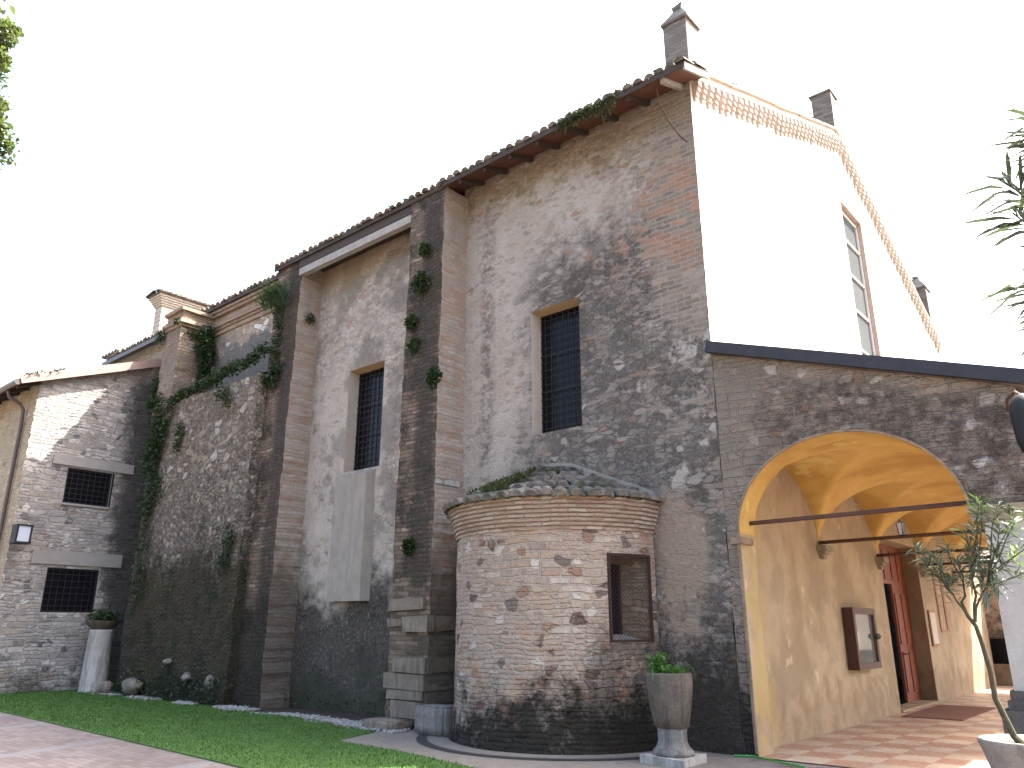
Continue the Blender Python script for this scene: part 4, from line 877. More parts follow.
m.bar(Z(E0, z0 + .02), Z(E1, z0 + .02), .035, .03); m.bar(Z(E0, z1 - .02), Z(E1, z1 - .02), .035, .03); m.bar(Z(E0 + w_ * .02, z0), Z(E0 + w_ * .02, z1), .035, .035, (1, 0, 0)); m.bar(Z(E1 - w_ * .02, z0), Z(E1 - w_ * .02, z1), .035, .035, (1, 0, 0)); m.bar(Z(Q0 + w_ * .01, z0 + .1), Z(Q0 + w_ * .01, z1 - .12), .05, .05, (1, 0, 0)); m.bar(Z(Q1 - w_ * .02, z0 + .1), Z(Q1 - w_ * .02, z1 - .12), .05, .05, (1, 0, 0))
m.build('frame', M['darkiron'], win)
m = MB(); W = (P1 - P0).length; H = z1 - z0; stp = .06; k = -H
while k < W:
    for sg in (1, -1):
        pts = []
        u0, u1 = max(0, k), min(W, k + H)
        if u1 > u0:
            if sg == 1: A, Bp = (u0, z0 + u0 - k), (u1, z0 + u1 - k)
            else: A, Bp = (u0, z1 - (u0 - k)), (u1, z1 - (u1 - k))
            m.bar(Z(E0 + w_ * A[0], A[1]), Z(E0 + w_ * Bp[0], Bp[1]), .0028, .0028)
    k += stp
m.build('mesh_grille', M['darkiron'], win)

# ------------------------------------------------------------------ thick rubble wall below the ledge
m = MB()
def LW(x, z): return (x - (.25 * (1 - z / 7.4) if x < -16 else 0), -.88 - .05 * (1 - z / 7.5) + .06 * nz((x, 1, z), .9) + .05 * nz((x, 4, z), 3.0), z + (.12 * nz((x, 0, 0), .8) if z > 7.2 else 0))
us = lin(-16.2, -11.2, .13); vv = lin(0, 7.45, .13)
m.grid(us, vv, LW)
m.grid([0, .5, 1], vv, lambda t, z: (LW(-16.2, z)[0], .02 * (1 - t) + LW(-16.2, z)[1] * t, LW(-16.2, z)[2])); m.grid([0, .5, 1], vv, lambda t, z: (LW(-11.2, z)[0], .02 * t + LW(-11.2, z)[1] * (1 - t), LW(-11.2, z)[2]))
m.grid(us, [0, .5, 1], lambda x, t: (LW(x, 7.45)[0], LW(x, 7.45)[1] * (1 - t) + .02 * t, LW(x, 7.45)[2] + .3 * t))
tag(m.build('rubble_wall', M['ledge'], None, (-13.7, -.5, 0)), 'thick mossy rubble wall with ivy covered ledge at the foot of the church', 'wall')

# ------------------------------------------------------------------ stone house
HO = thing('stone_house', (-22, -1.5, 0), 'grey stone house with two small barred windows joined to the church corner', 'house')
def HT(y): return 9.42 + .39 * y
holes = [(-2.2, -.98, 4.9, 5.88), (-2.28, -.93, 2.0, 3.15)]
m = MB(); ys = lin(-3.3, 0.1, .15, *[h[0] for h in holes], *[h[1] for h in holes]); zs = lin(0, 1, .02)
zl = lin(0, 8.1, .15, 4.9, 5.88, 2.0, 3.15)
inh = lambda y, z: any(h[0] - 1e-6 <= y <= h[1] + 1e-6 and h[2] - 1e-6 <= z <= h[3] + 1e-6 for h in holes)
m.grid(ys, zl, lambda y, z: (-18.4 + (0 if inh(y, z) else .025 * nz((0, y, z), 1.1) + .018 * nz((0, y, z), 3.3)), y + (R.uniform(-.02, .03) if y == -3.3 else 0), z), lambda y, z: any(h[0] < y < h[1] and h[2] < z < h[3] for h in holes))
m.grid(ys, [0, .5, 1], lambda y, t: (-18.4 + .01 * nz((0, y, t), 2), y, 8.1 + (HT(y) - 8.1) * t))
m.grid(lin(-27, -18.4, .4), lin(0, 8.1, .4), lambda x, z: (x, -3.3 + .02 * nz((x, 0, z), 1), z), m=1); m.face([(-27, -3.3, 0), (-27, -3.3, 8.1), (-27, 0, 9.4), (-27, 0, 0)])
hw = m.build('wall', [M['house'], M['house_f']], HO, smooth=True)
for h in holes:
    y0, y1, z0, z1 = h; m = MB(); X = -18.4; d = .1
    m.face([(X, y0, z0), (X - d, y0, z0), (X - d, y0, z1), (X, y0, z1)]); m.face([(X, y1, z0), (X, y1, z1), (X - d, y1, z1), (X - d, y1, z0)]); m.face([(X, y0, z1), (X - d, y0, z1), (X - d, y1, z1), (X, y1, z1)]); m.face([(X, y0, z0), (X, y1, z0), (X - d, y1, z0), (X - d, y0, z0)])
    w = m.build('window', M['lintel'], HO); m = MB(); m.box(X - d - .03, X - d, y0, y1, z0, z1); m.build('pane', M['glass'], w)
    m = MB(); t = .05
    m.box(X - d, X - d + .05, y0, y0 + t, z0, z1); m.box(X - d, X - d + .05, y1 - t, y1, z0, z1); m.box(X - d, X - d + .05, y0 + t, y1 - t, z0, z0 + t); m.box(X - d, X - d + .05, y0 + t, y1 - t, z1 - t, z1); m.build('frame', M['blackiron'], w)
    m = MB()
    for k in range(1, 8): y = y0 + (y1 - y0) * k / 8; m.box(X - .03, X - .015, y - .008, y + .008, z0, z1)
    for k in range(1, 7): z = z0 + (z1 - z0) * k / 7; m.box(X - .04, X - .025, y0, y1, z - .009, z + .009)
    m.build('grille', M['blackiron'], w)
for y0, y1, z0, z1 in ((-2.62, -.42, 5.93, 6.2), (-2.72, -.38, 3.24, 3.6)): m = MB(); jbox(m, -18.6, -18.36, y0, y1, z0, z1, .008); m.build('lintel', M['lintel'], HO)
m = MB(); m.box(-18.5, -18.345, -2.23, -.95, 4.84, 4.9); m.build('sill', M['lintel'], HO)
m = MB(); ov = .55
m.v += [(x, y, HT(y) + t) for t in (.02, .14) for x, y in ((-27.3, -3.3 - ov), (-18.18, -3.3 - ov), (-18.18, -.03), (-27.3, -.03))]; m.f += [(3, 2, 1, 0), (4, 5, 6, 7), (0, 1, 5, 4), (1, 2, 6, 5), (2, 3, 7, 6), (3, 0, 4, 7)]; m.mi += [0] * 6
hr = m.build('roof', M['tile'], HO)
m = MB(); m.bar((-18.16, -3.3 - ov, HT(-3.3 - ov) + .1), (-18.16, -.03, HT(-.03) + .1), .05, .24, (0, 0, 1)); m.build('verge_board', M['fascia'], hr)
m = MB(); m.tube([(-27.3, -3.3 - ov - .05, HT(-3.3 - ov) + .02), (-18.16, -3.3 - ov - .05, HT(-3.3 - ov) + .02)], .085, 8); m.build('gutter', M['brownmetal'], hr)
for k in range(11):
    x = -18.45 - k * .75; m = MB(); m.bar((x, -3.3 - ov + .03, HT(-3.3 - ov) - .04), (x, -3.25, HT(-3.25) - .04), .1, .11); m.build('rafter', M['dwood'], hr)
m = MB(); m.tube([(-19.0, -3.85, 7.85), (-19.0, -3.78, 7.68), (-19.0, -3.5, 7.55), (-19.0, -3.4, 7.4), (-19.0, -3.38, 7), (-19.0, -3.38, .1)], .05, 8); m.build('downpipe', M['brownmetal'], HO)
LA = thing('wall_lantern', (-18.38, -3.2, 3.67), 'square dark wall lantern with white glass fixed to the corner of the stone house', 'lantern')
m = MB(); a, b, c = -18.2, -3.36, 3.68; w = .37; t = .045
for dx in (0, w - t):
    for dy in (0, w - t): m.box(a + dx, a + dx + t, b + dy, b + dy + t, c + t, c + .44)
m.box(a - .01, a + w + .01, b - .01, b + w + .01, c, c + t); m.box(a - .01, a + w + .01, b - .01, b + w + .01, c + .44, c + .48); m.box(a, a + .02, b + t, b + w - t, c + t, c + .44); m.box(a + t, a + w - t, b, b + .02, c + t, c + .44); m.build('housing', M['blackiron'], LA)
m = MB(); m.box(a + w - .03, a + w - .015, b + t, b + w - t, c + t, c + .44); m.build('glass', M['milk'], LA)
m = MB(); m.tube([(-18.42, -3.2, 4.0), (-18.2, -3.2, 3.9)], .02, 6); m.build('bracket', M['iron'], LA)

# bell gable and small chimney behind
BG = thing('bell_gable', (-21, 1.5, 10.3), 'pale brick bell gable with flared tiled cornice above the far roofs', 'bell gable')
m = MB(); m.box(-21.5, -21, .85, 2.2, 10.3, 12.5); 
for k in range(11): z = 10.5 + k * .18; m.box(-21.49, -20.985, .835, 1.05, z, z + .09)
m.build('wall', M['bell'], BG)
m = MB()
for k in range(5): o = .04 + k * .04; m.box(-21.5 - o, -21 + o, .85 - o, 2.2 + o, 12.5 + k * .075, 12.575 + k * .075)
m.build('cornice', M['bell'], BG)
m = MB(); y = .62
while y < 2.45: m.halfpipe((-20.72, y, 12.92), (-21.25, y, 13.02), .09, .075, (0, 0, 1)); m.halfpipe((-21.78, y, 12.92), (-21.25, y, 13.02), .09, .075, (0, 0, 1)); y += .18
m.box(-21.75, -20.75, .6, 2.45, 12.875, 12.91); m.build('roof_tiles', M['tile'], BG)
SC = thing('chimney', (-23.2, .7, 10.5), 'squat stone chimney with tile top just above the house roof verge', 'chimney')
m = MB(); m.box(-23.7, -22.7, .3, 1.1, 10.2, 10.98); m.build('stack', M['house_f'], SC); m = MB()
for k in range(5): m.halfpipe((-23.8 + .26 * k, .2, 11.0), (-23.8 + .26 * k, 1.2, 11.05), .12, .12, (0, 0, 1))
m.build('cap_tiles', M['tile'], SC)

# outbuilding seen through the porch
OB = thing('outbuilding', (2, 18.5, 0), 'stone outbuilding with a dark opening seen beyond the far end of the portico', 'outbuilding')
m = MB(); m.box(-2.5, 2.2, 17.6, 20, 0, 3.6); m.build('wall', M['apse'], OB); m = MB(); m.box(-.12, .9, 17.57, 17.61, .6, 1.3); m.build('opening', M['glass'], OB); m = MB(); m.box(-.45, 2.1, 17.3, 17.58, 0, .58); m.build('low_ledge', M['yellow'], OB)  # the opening is a flat dark panel, its inner shade put into the colour
m = MB(); m.face([(-2.8, 17.3, 3.6), (2.5, 17.3, 3.6), (2.5, 20.3, 4.6), (-2.8, 20.3, 4.6)]); m.face([(-2.8, 17.3, 3.7), (2.5, 17.3, 3.7), (2.5, 20.3, 4.7), (-2.8, 20.3, 4.7)]); m.build('roof', M['tile'], OB)

# ------------------------------------------------------------------ objects
NB = thing('notice_board', (.06, 5.1, .9), 'brown wooden notice case with glass front hung on the yellow porch wall', 'notice board')
m = MB(); y0, y1, z0, z1 = 4.36, 5.62, .90, 1.95; t = .11
m.box(.015, .2, y0, y0 + t, z0, z1); m.box(.015, .2, y1 - t, y1, z0, z1); m.box(.015, .2, y0 + t, y1 - t, z1 - t, z1); m.box(.015, .2, y0 + t, y1 - t, z0, z0 + t); m.box(.015, .03, y0 + t, y1 - t, z0 + t, z1 - t); m.build('frame', M['bwood'], NB)
m = MB(); m.box(.14, .15, y0 + t, y1 - t, z0 + t, z1 - t); m.build('glass', M['mirror'], NB)
m = MB(); m.box(.2, .23, y1 - t - .01, y1 + .02, 1.4, 1.5); m.tube([(.215, y1 - t - .06, 1.45), (.215, y1 + .08, 1.45)], .022, 6); m.build('latch', M['blackiron'], NB)
WL = thing('wall_lamp', (3.72, -.02, 3.9), 'black round topped lamp on a bracket at the outer corner of the portico', 'lamp')
m = MB(); m.lathe((3.85, -.62, 3.38), [(.02, 0), (.10, .02), (.13, .15), (.145, .42), (.13, .54), (.085, .62), (.02, .66)], 20); m.build('housing', M['blackiron'], WL, smooth=True)
m = MB(); m.tube([(3.62, .01, 4.02), (3.66, -.2, 4.1), (3.78, -.5, 4.1), (3.85, -.62, 4.02)], .018, 6); m.build('bracket', M['iron'], WL)
PL = thing('wall_plaque', (.03, 10.6, 1.3), 'narrow white wall plaque with reddish frame beside the church door', 'plaque')
m = MB(); m.box(.018, .035, 10.28, 10.85, 1.2, 2.0); m.build('frame', M['redpaint'], PL); m = MB(); m.box(.035, .042, 10.34, 10.8, 1.25, 1.95); m.build('panel', M['paper'], PL)
m = MB(); m.box(.22, 1.25, 6.3, 9.3, .013, .028); tag(m.build('door_mat', M['mat'], None), 'large reddish brown mat on the porch floor before the church door', 'mat')
HL = thing('rod_lamp', (1.36, 3.65, 3.06), 'small tapering glass lamp fixed on an iron tie rod under the ochre vault', 'lamp')
c = Vector((1.36, 3.65, 3.17)); m = MB()
for k in range(4):
    a, b = ang(45 + 90 * k), ang(135 + 90 * k); p = lambda t, r, z: c + Vector((r * cos(t), r * sin(t), z)); m.face([p(a, .035, -.10), p(b, .035, -.10), p(b, .065, .09), p(a, .065, .09)])
m.build('glass', M['milk'], HL); m = MB()
for k in range(4): a = ang(45 + 90 * k); m.tube([c + Vector((.035 * cos(a), .035 * sin(a), -.11)), c + Vector((.065 * cos(a), .065 * sin(a), .09)), c + Vector((0, 0, .13))], .007, 5)
m.tube([c + Vector((0, 0, -.13)), c + Vector((0, 0, -.10))], .03, 6); m.build('frame', M['blackiron'], HL)

UR = thing('stone_urn', (-.46, -1.05, 0), 'tall lichened stone urn on a square pedestal against the church wall', 'urn')
uc = (-.45, -1.05, 0); m = MB(); jbox(m, uc[0] - .30, uc[0] + .30, uc[1] - .30, uc[1] + .30, 0, .1, .012); m.build('base_slab', M['stonepale'], UR)
m = MB(); m.lathe(uc, [(.27, .1), (.25, .15), (.20, .2), (.18, .26), (.18, .36), (.19, .42)], 24, cap=True); m.build('pedestal', M['pedestal'], UR, smooth=True)
m = MB(); m.lathe(uc, [(.17, .40), (.21, .42), (.235, .55), (.27, .75), (.29, .92), (.283, 1.03), (.27, 1.06), (.235, 1.05), (.215, 1.0), (.05, .98)], 32, fn=lambda t, z: .012 * nz((cos(t) * 3, sin(t) * 3, z * 3), 2)); m.build('bowl', M['urn'], UR, smooth=True)
COLM = thing('stone_column', (-17.35, -.98, 0), 'leaning pale stone column stump beside the rubble wall foot', 'column')
m = MB(); m.tube([(-17.42, -1.05, 0), (-17.42, -1.05, .1), (-17.4, -1.05, 1.5), (-17.4, -1.05, 1.56)], [.36, .33, .29, .30], 20); m.build('shaft', M['stonepale'], COLM, smooth=True)
PB = thing('planter_bowl', (-17.4, -1.05, 1.565), 'shallow terracotta bowl on top of the stone column stump', 'planter bowl')
m = MB(); m.lathe((-17.4, -1.05, 1.565), [(.2, 0), (.34, .08), (.42, .19), (.44, .22), (.38, .22), (.3, .14), (.02, .12)], 24, cap=False); m.build('bowl', M['urn'], PB, smooth=True)
def rock(name, c, s, mat, label, seed, cat='stone', sub=2, bx=False):
    bm = bmesh.new()
    if bx: bmesh.ops.create_cube(bm, size=2); bmesh.ops.bevel(bm, geom=bm.edges[:], offset=.14, segments=2, affect='EDGES'); bmesh.ops.subdivide_edges(bm, edges=bm.edges[:], cuts=2, use_grid_fill=True)
    else: bmesh.ops.create_icosphere(bm, subdivisions=sub + 1, radius=1)
    for v in bm.verts:
        k = 1 + (.07 if bx else .28) * mnoise.noise(v.co * 1.4 + Vector((seed, 0, 0))) + .05 * mnoise.noise(v.co * 4 + Vector((seed, 0, 0))); v.co *= k
    m = MB(); m.v = [(c[0] + v.co.x * s[0], c[1] + v.co.y * s[1], c[2] + v.co.z * s[2]) for v in bm.verts]; m.f = [tuple(v.index for v in f.verts) for f in bm.faces]; m.mi = [0] * len(m.f)
    bm.verts.index_update(); bm.free()
    return tag(m.build(name, mat, None, (c[0], c[1], max(0, c[2] - s[2])), smooth=True), label, cat)
rock('stone_block', (-4.62, -1.05, .21), (.36, .22, .22), M['pedestal'], 'squared pale stone block between the tall buttress and the round apse', 3, bx=True)
rock('stone_slab', (-5.75, -1.12, .07), (.42, .22, .085), M['oldstone'], 'flat low stone slab at the foot of the tall buttress', 5, bx=True)
for c, s, lb in (((-15.3, -1.02, .24), (.5, .16, .19), 'long brown boulder at the foot of the mossy rubble wall'), ((-16.55, -1.1, .14), (.22, .16, .18), 'grey boulder lying next to the stone column stump'), ((-12.75, -1.0, .55), (.13, .1, .10), 'pale round stone stuck in weeds, left of a similar pale stone'), ((-11.75, -1.0, .5), (.11, .1, .12), 'pale upright stone stuck in weeds nearest the left big buttress'), ((-13.7, -1.0, .85), (.14, .1, .07), 'small pale stone poking out highest above the weeds')):
    rock('boulder', c, s, M['oldstone'] if 'brown' in lb or 'grey' in lb else M['boulder'], lb, c[0])
m = MB(); m.tube([(.95, -.42, .02), (.7, -.3, .02), (.4, -.16, .025), (.14, -.06, .03), (-.1, -.12, .02)], .014, 6); tag(m.build('garden_hose', M['hose'], None), 'short bright green hose lying along the porch threshold', 'hose')
PT_ = thing('planter_tub', (3.42, -1.2, 0), 'round grey stone tub planter before the porch pier', 'planter')
tc = (3.42, -1.2, 0); m = MB(); m.lathe(tc, [(.26, 0), (.3, .05), (.34, .3), (.40, .5), (.42, .56), (.42, .6), (.36, .6), (.34, .54), (.02, .52)], 32, fn=lambda t, z: .012 * nz((cos(t) * 3, sin(t) * 3, z * 3), 2)); m.build('tub', M['planter'], PT_, smooth=True)
m = MB(); m.lathe(tc, [(.345, .545), (.01, .56)], 20, fn=lambda t, z: 0); m.build('soil', M['soil'], PT_)

# ------------------------------------------------------------------ plants
def leaf(m, p, d, L, w, droop=.2, mi=0, roll=None):
    d = Vector(d).normalized(); s = d.cross(Vector((0, 0, 1)))
    s = s.normalized() if s.length > .01 else Vector((1, 0, 0)); n = s.cross(d)
    r = R.uniform(-.7, .7) if roll is None else roll; s2 = s * cos(r) + n * sin(r); n2 = s2.cross(d)
    a = Vector(p); b = a + d * (L * .35) + n2 * (L * .03); c = a + d * (L * .7) - Vector((0, 0, droop * L * .25)); e = a + d * L - Vector((0, 0, droop * L * .6))
    i = len(m.v); m.v += [tuple(q) for q in (a, b + s2 * w, b - s2 * w, c + s2 * (w * .8), c - s2 * (w * .8), e, b + n2 * (-w * .25), c + n2 * (-w * .25))]
    for q in ((0, 1, 6), (0, 6, 2), (1, 3, 7, 6), (6, 7, 4, 2), (3, 5, 7), (7, 5, 4)): m.f.append(tuple(i + k for k in q)); m.mi.append(mi)
def rdir():
    while True:
        v = Vector((R.uniform(-1, 1), R.uniform(-1, 1), R.uniform(-1, 1)))
        if .05 < v.length < 1: return v.normalized()
def clump(m, c, r, n, L, up=.3, out=None, sq=(1, 1, 1), mi=0):
    for _ in range(n):
        v = rdir() * (R.random() ** .45); p = Vector(c) + Vector((v.x * r * sq[0], v.y * r * sq[1], v.z * r * sq[2])); d = rdir() + Vector((0, 0, up)) + (Vector(out) * .6 if out else Vector()); l = L * R.uniform(.6, 1.3); leaf(m, p, d, l, l * R.uniform(.28, .42), .3, mi)
def ivy(name, blobs, label, cat='ivy', mat='ivy', L=.09, dens=1.9, up=-.1, stem=True):
    L *= .72; m = MB()
    for c, r, n, sq in blobs: clump(m, c, r, int(n * dens), L, up, (0, -1, 0), sq)
    if stem and len(blobs) > 1: m.tube([Vector(b[0]) + Vector((0, .06, 0)) for b in blobs], .012, 5)
    return tag(m.build(name, M[mat], None, blobs[0][0]), label, cat)
# ivy curtain at the left end of the rubble wall
bl = []
for k in range(26): z = 7.5 - k * .2; wdt = .8 if z > 5.5 else .5; bl.append(((-15.8 + R.uniform(-.55, .55) * wdt - (.1 if z < 5 else 0), -1.0, z), .42, (120 if z > 5.6 else 55) if z > 4.4 else 22, (1, .35, 1)))
ivy('ivy', bl, 'dark green ivy curtain hanging down the left end of the rubble wall', L=.11, stem=False)
bl = [((-15.9 + k * .2, -.85 + R.uniform(-.06, .06), 7.52 + R.uniform(-.06, .08) + .02 * k), .22 + R.uniform(-.06, .06), 60, (1, .8, .7)) for k in range(25)]
ivy('ivy', bl, 'low ivy fringe creeping along the ledge on top of the rubble wall', L=.1, stem=False, up=.2)
ivy('ivy', [((-15.2, -.3, 9.6), .36, 260, (.7, .7, 1)), ((-15.15, -.32, 9.15), .42, 400, (.8, .7, 1)), ((-15.1, -.27, 8.7), .36, 260, (.7, .6, 1)), ((-15.2, -.3, 8.35), .24, 90, (.7, .6, 1))], 'round dark ivy bush in the corner behind the small far buttress', L=.11)
ivy('ivy', [((-15.42, -.6, 9.6), .2, 70, (.5, 1, 1)), ((-15.6, -1.0, 9.9), .14, 40, (1, .7, 1)), ((-16.4, -1.05, 9.6), .24, 100, (.6, .7, 1.3)), ((-15.5, -.8, 9.85), .16, 50, (1, .6, .7))], 'small ivy tufts around the corbelled cap of the far buttress', L=.09, stem=False)
ivy('ivy', [((-16.4, -1.0, 8.3), .2, 80, (.7, .6, 1.4)), ((-16.4, -1.05, 7.95), .22, 90, (.6, .6, 1.3)), ((-16.3, -1.1, 7.65), .25, 90, (.8, .6, 1))], 'ivy strand in the corner where house roof meets church', L=.1)
ivy('ivy', [((-14.6, -1.0, 6.5), .26, 90, (.8, .35, 1.2)), ((-14.65, -1.0, 6.15), .2, 50, (.7, .3, 1))], 'single ivy patch on the bare stones of the rubble wall', L=.09)
ivy('ivy', [((-12.7, -.98, 7.2), .3, 90, (1, .4, .7)), ((-12.3, -1.0, 6.9), .25, 50, (1, .4, .7))], 'ivy tuft drooping from the middle of the ledge', L=.09)
# weeds on the left big buttress
m = MB()
for k in range(420):
    p = Vector((-10.95 + R.gauss(0, .22), -.72 + R.uniform(-.12, .05), 9.25 + R.uniform(-.25, .15))); d = Vector((R.gauss(0, .3), -.5 + R.gauss(0, .25), .8)); leaf(m, p, d, R.uniform(.3, .75), .011, .55)
tag(m.build('weed', M['herb'], None, (-10.95, -.7, 9.2)), 'feathery grey green bush growing near the top of the left big buttress', 'weed')
ivy('weed', [((-10.75 - .1 * R.random(), -.74, 9.0 - k * .36), .24, 60, (1.0, .4, 1)) for k in range(6)], 'trailing green weeds below the feathery bush on the left buttress', 'weed', 'ivy', .09)
ivy('weed', [((-10.16, -.3, 8.75), .17, 70, (.5, 1, 1))], 'single tuft on the pale flank of the left buttress', 'weed', 'ivy', .08)
ivy('weed', [((-11.0, -.78, 7.3), .3, 90, (1, .4, .5)), ((-10.7, -.78, 7.45), .2, 60, (1, .4, .6))], 'weeds where the ledge meets the left big buttress', 'weed', 'ivy', .09)
ivy('weed', [((-11.6, -.98, 3.6), .3, 100, (.8, .4, 1.2)), ((-11.7, -1.0, 3.1), .28, 70, (.7, .4, 1))], 'green tuft low between rubble wall and left buttress', 'weed', 'ivy', .09)
tufts = [((-5.62, -.78, 8.9), .15, 'uppermost bright tuft on the middle buttress front'), ((-5.72, -.78, 8.2), .24, 'wide dark weed below the uppermost tuft on the middle buttress'), ((-5.95, -.78, 7.4), .16, 'small tuft at mid height on the left edge of the middle buttress'), ((-5.85, -.78, 6.9), .15, 'small dark tuft just above the lowest pair on the middle buttress'), ((-5.3, -.74, 6.15), .2, 'tuft on the right edge of the middle buttress front, level with window'), ((-5.75, -.8, 3.0), .16, 'lowest tuft on the sooty front of the middle buttress')]
for c, r, lb in tufts: ivy('weed', [(c, r, int(110 + 3400 * r * r), (1, .5, 1.1))], lb, 'weed', 'ivy', .08)
# weeds hanging over and growing in the eaves
m = MB(); x = .1
while x > -11.2:
    dn_ = .35 + .65 * max(0, nz((x, 0, 0), .9) + .25); 
    if -.95 > x > -2.3: dn_ = 2.0
    for _ in range(int(26 * dn_)):
        p = Vector((x + R.uniform(-.12, .12), -.74 + R.uniform(-.06, .25) + (.06 if x < -5.2 else 0), 0)); p.z = ROOFZ(p.y) + .1 + R.uniform(-.03, .08); leaf(m, p, rdir() + Vector((0, -.5, .3)), R.uniform(.04, .10), .018, .6)
    if -1.0 > x > -2.2:
        for _ in range(60): p = Vector((x + R.uniform(-.12, .12), -.82 + R.uniform(-.04, .03), ROOFZ(-.8) + .1 - abs(R.gauss(0, .09 if x < -1.35 else .16)))); leaf(m, p, rdir() + Vector((0, 0, -.8)), R.uniform(.05, .1), .014, .8)
    x -= .13
tag(m.build('roof_weeds', M['moss'], None, (-5, -.7, 10.2)), 'moss and small succulents growing along the church eave tiles', 'weeds')
m = MB()
for k in range(2600):
    t = ang(R.uniform(-172, -74)); r = R.uniform(.9, 1.8) if R.random() < .7 else R.uniform(.5, 1.86); q = Vector((AX + r * cos(t), r * sin(t), cone(r) + .12))
    if nz(q, 1.6) < -.12 + .3 * max(0, (math.degrees(t) + 100) / 26): continue
    leaf(m, q, rdir() + Vector((0, -.2, 1.1)), R.uniform(.05, .17), .016, .3)
tag(m.build('roof_weeds', M['moss'], None, (AX, -1, 3.6)), 'green moss and grass tufts covering left half of the apse roof', 'weeds')
m = MB()
for k in range(160): p = Vector((-18.2 + R.uniform(-.3, .1), -3.75 + R.uniform(0, .95), 0)); p.z = HT(p.y) + .2; leaf(m, p, rdir() + Vector((0, 0, .8)), R.uniform(.06, .16), .02, .3)
tag(m.build('roof_weeds', M['moss'], None, (-18.2, -3.4, 8.2)), 'dry weeds on the outer corner of the stone house roof', 'weeds')
m = MB()
for k in range(800):
    x = R.uniform(-16.2, -6.4); x = x if x < -11.2 or R.random() < .4 else R.uniform(-16.2, -11.2); y = (-1.0 if x < -11.2 else -.1) - abs(R.gauss(0, .06)); hh = .9 if x < -11.2 else .4; z = abs(R.gauss(0, .38)) * hh + .05; leaf(m, (x, y, z), rdir() + Vector((0, -.6, .5)), R.uniform(.05, .12), .02, .4)
tag(m.build('weeds', M['ivy'], None, (-12, -1, 0)), 'low dark weeds growing along the foot of the church walls', 'weeds')
# plants in urn, bowl
m = MB()
for k in range(46): leaf(m, (uc[0] + R.gauss(0, .1), uc[1] + R.gauss(0, .1), 1.0), Vector((R.gauss(0, .5), R.gauss(0, .5), .9)), R.uniform(.2, .42), .014, R.uniform(.6, 1.6))
clump(m, (uc[0] - .13, uc[1] - .05, 1.16), .14, 120, .07, .5)
tag(m.build('potted_plant', M['bright'], None, (uc[0], uc[1], 1.0)), 'bright green plant with arching leaves growing in the stone urn', 'plant')
m = MB(); clump(m, (-17.4, -1.05, 1.85), .42, 420, .1, .5, None, (1, 1, .5)); tag(m.build('potted_plant', M['ivy'], None, (-17.4, -1.05, 1.7)), 'low dark green plant in the bowl on the column stump', 'plant')
# oleander in the tub
OT = thing('oleander_tree', (3.38, -1.18, .56), 'small oleander with mossy bent trunk growing in the stone tub', 'oleander')
m = MB(); tr = [(3.37, -1.18, .54), (3.3, -1.19, .62), (3.2, -1.2, .95), (3.2, -1.2, 1.2), (3.17, -1.2, 1.45), (3.14, -1.2, 1.62), (3.08, -1.2, 1.72)]; m.tube(tr, [.045, .032, .027, .025, .023, .021, .018], 10)
tips = []
def branch(a, b, r, n=4, jit=.03):
    pts = [Vector(a).lerp(Vector(b), k / n) + (Vector((R.uniform(-jit, jit), R.uniform(-jit, jit), R.uniform(-jit, jit))) if 0 < k < n else Vector()) for k in range(n + 1)]; m.tube(pts, [r * (1 - .6 * k / n) for k in range(n + 1)], 6); return pts
def whorl(mm, p, d, n, L, mi=0, spread=.9, wd=.058):
    d = Vector(d).normalized()
    for k in range(n):
        v = rdir(); v = (v - d * v.dot(d)).normalized() if (v - d * v.dot(d)).length > .05 else Vector((1, 0, 0)); q = Vector(p) - d * R.uniform(0, .13); leaf(mm, q, d * R.uniform(.25, 1.0) + v * spread, L * R.uniform(.7, 1.15), L * wd, R.uniform(.1, .7), mi)
fk = [(3.14, -1.2, 1.66), (3.08, -1.2, 1.72)]
mid = {}
b1 = branch(fk[1], (3.06, -1.18, 2.15), .016); b2 = branch(fk[0], (3.22, -1.16, 2.2), .018); b3 = branch(fk[0], (3.34, -1.25, 2.1), .016); b4 = branch(fk[1], (2.96, -1.28, 2.0), .013)
ends = [((3.36, -1.2, 2.85), b2), ((3.26, -1.1, 2.6), b2), ((3.5, -1.2, 2.55), b3), ((3.66, -1.3, 2.6), b3), ((3.6, -1.1, 2.3), b3), ((3.75, -1.2, 2.15), b3), ((2.86, -1.2, 2.36), b4), ((2.98, -1.1, 2.45), b1), ((2.76, -1.3, 2.3), b4), ((3.1, -1.3, 2.3), b1), ((3.3, -1.35, 2.3), b2), ((3.0, -1.2, 2.1), b4), ((3.22, -1.05, 2.4), b2), ((3.45, -1.35, 2.0), b3), ((3.62, -1.0, 2.75), b3), ((3.38, -1.3, 2.72), b2), ((3.8, -1.25, 2.45), b3), ((2.7, -1.2, 2.42), b4), ((2.9, -1.3, 2.2), b4), ((3.15, -1.1, 2.05), b2), ((3.42, -1.1, 2.35), b3), ((3.2, -1.25, 2.55), b2), ((3.5, -1.1, 2.8), b3), ((3.3, -1.3, 1.95), b3)]
lm = MB()
for e, b in ends:
    a = b[-1] if R.random() < .6 else b[-2]; branch(a, e, .009, 3); d = Vector(e) - a; e = Vector(e); yg = 1 if e in (Vector((3.36, -1.2, 2.85)), Vector((3.6, -1.1, 2.3)), Vector((3.75, -1.2, 2.15))) else 0
    whorl(lm, e, d + Vector((0, 0, .15)), 20, .19, yg); whorl(lm, e - d.normalized() * .14, d, 11, .18, 0); whorl(lm, e - d.normalized() * .3, d, 4, .17, 0)
m.build('trunk', M['bark'], OT); lm.build('foliage', [M['olea'], M['young']], OT)
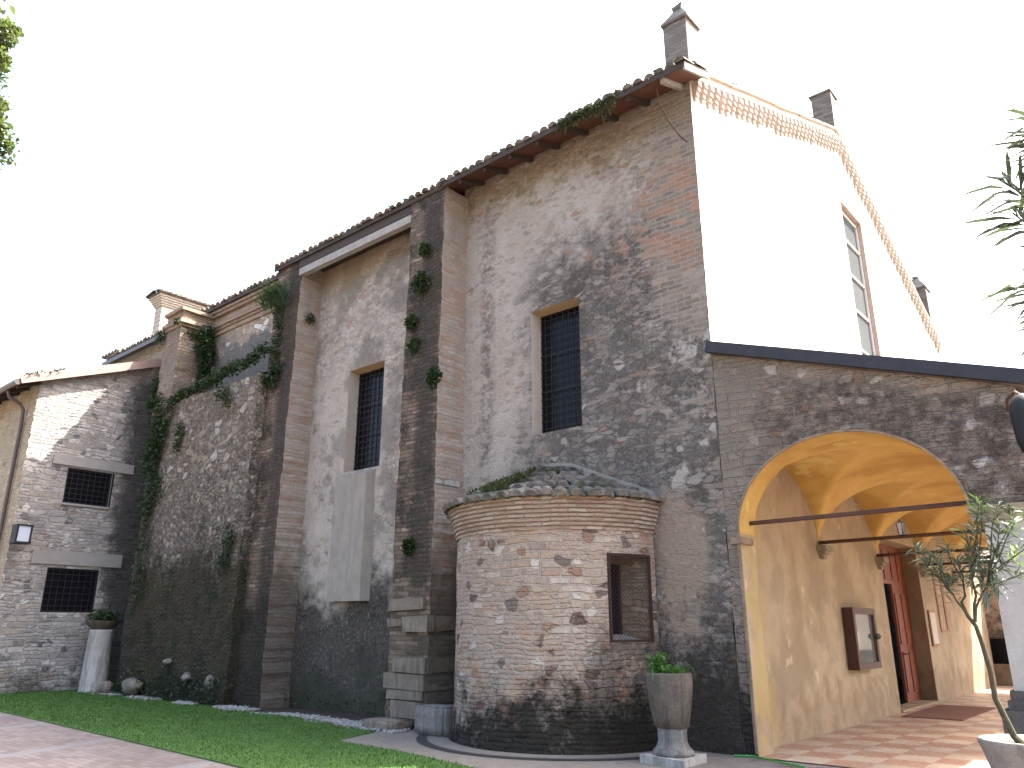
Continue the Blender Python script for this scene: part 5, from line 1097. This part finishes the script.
# tall oleander by the photographer
OS = thing('oleander_shrub', (5.7, -5.9, 0), 'tall oleander shrub whose twigs reach in at the upper right edge', 'oleander')
m = MB(); lm = MB(); root = Vector((5.7, -5.9, 0)); crown = Vector((5.5, -6.1, 1.6)); branch(root, crown, .05, 5, .02)
for e in ((4.74, -6.84, 3.54), (4.74, -6.8, 3.68), (4.86, -6.72, 3.6), (4.60, -6.82, 3.42), (4.9, -6.7, 3.4), (4.62, -6.63, 2.96), (4.58, -6.62, 3.02), (4.78, -6.55, 2.95), (4.75, -6.5, 2.72), (4.62, -6.6, 2.82), (4.6, -6.75, 3.3), (5.2, -6.4, 3.3), (5.1, -6.3, 2.6), (5.5, -6.0, 3.2), (5.9, -5.8, 3.0), (5.6, -5.6, 2.6), (5.3, -6.2, 3.7), (6.0, -6.2, 2.4), (6.1, -5.5, 2.8)):
    e = Vector(e); j = crown.lerp(e, .35) + Vector((0, 0, .25)); branch(crown, j, .018, 3); p = branch(j, e, .009, 4, .02); d = e - j; whorl(lm, e, d, 24, .22, 0, .7, .044); whorl(lm, e - d.normalized() * .12, d, 14, .21, 0, .8, .044)
m.build('stem', M['bark'], OS); lm.build('foliage', [M['olea_d'], M['young']], OS)
# broadleaf tree outside the left edge; the fringe of its crown enters the picture
TR = thing('broadleaf_tree', (-7.6, -10.6, 0), 'leafy tree whose crown fringe shows in the upper left corner', 'tree')
m = MB(); base = Vector((-7.6, -10.6, 0)); top = Vector((-7.3, -10.3, 6.5)); m.tube([base, (-7.55, -10.6, 2), (-7.4, -10.4, 4.5), top], [.28, .22, .18, .12], 10); lm = MB()
for k in range(34):
    v = rdir(); e = Vector((-7.25, -10.25, 8.3)) + Vector((v.x * 2.3, v.y * 2.3, v.z * 2.4)); st = Vector((-7.45, -10.45, 4.5)).lerp(top, R.random()); branch(st, e, .04, 4, .08)
    for q in range(7): clump(lm, e + rdir() * R.uniform(0, .45), .22, 22, .11, .1)
for e in ((-4.63, -8.61, 8.44), (-4.59, -8.56, 8.39), (-4.77, -8.61, 8.31), (-4.75, -8.55, 8.25), (-4.9, -8.52, 8.06), (-5.02, -8.53, 7.93), (-5.0, -8.47, 7.86), (-5.16, -8.49, 7.71), (-5.32, -8.49, 7.53), (-5.35, -8.35, 7.33), (-4.97, -8.26, 7.13), (-5.05, -8.26, 6.99), (-4.88, -8.35, 7.32), (-4.78, -8.42, 7.5), (-4.35, -8.64, 8.25), (-4.52, -8.55, 7.95), (-5.45, -8.36, 7.19), (-5.0, -8.7, 8.1), (-5.2, -8.6, 7.7)):
    e = Vector(e); branch(top, e, .03, 5, .08)
    for q in range(4): clump(lm, e + rdir() * R.uniform(0, .12), .12, 22, .075, .1)
m.build('trunk', M['bark'], TR); lm.build('crown', M['treeleaf'], TR)
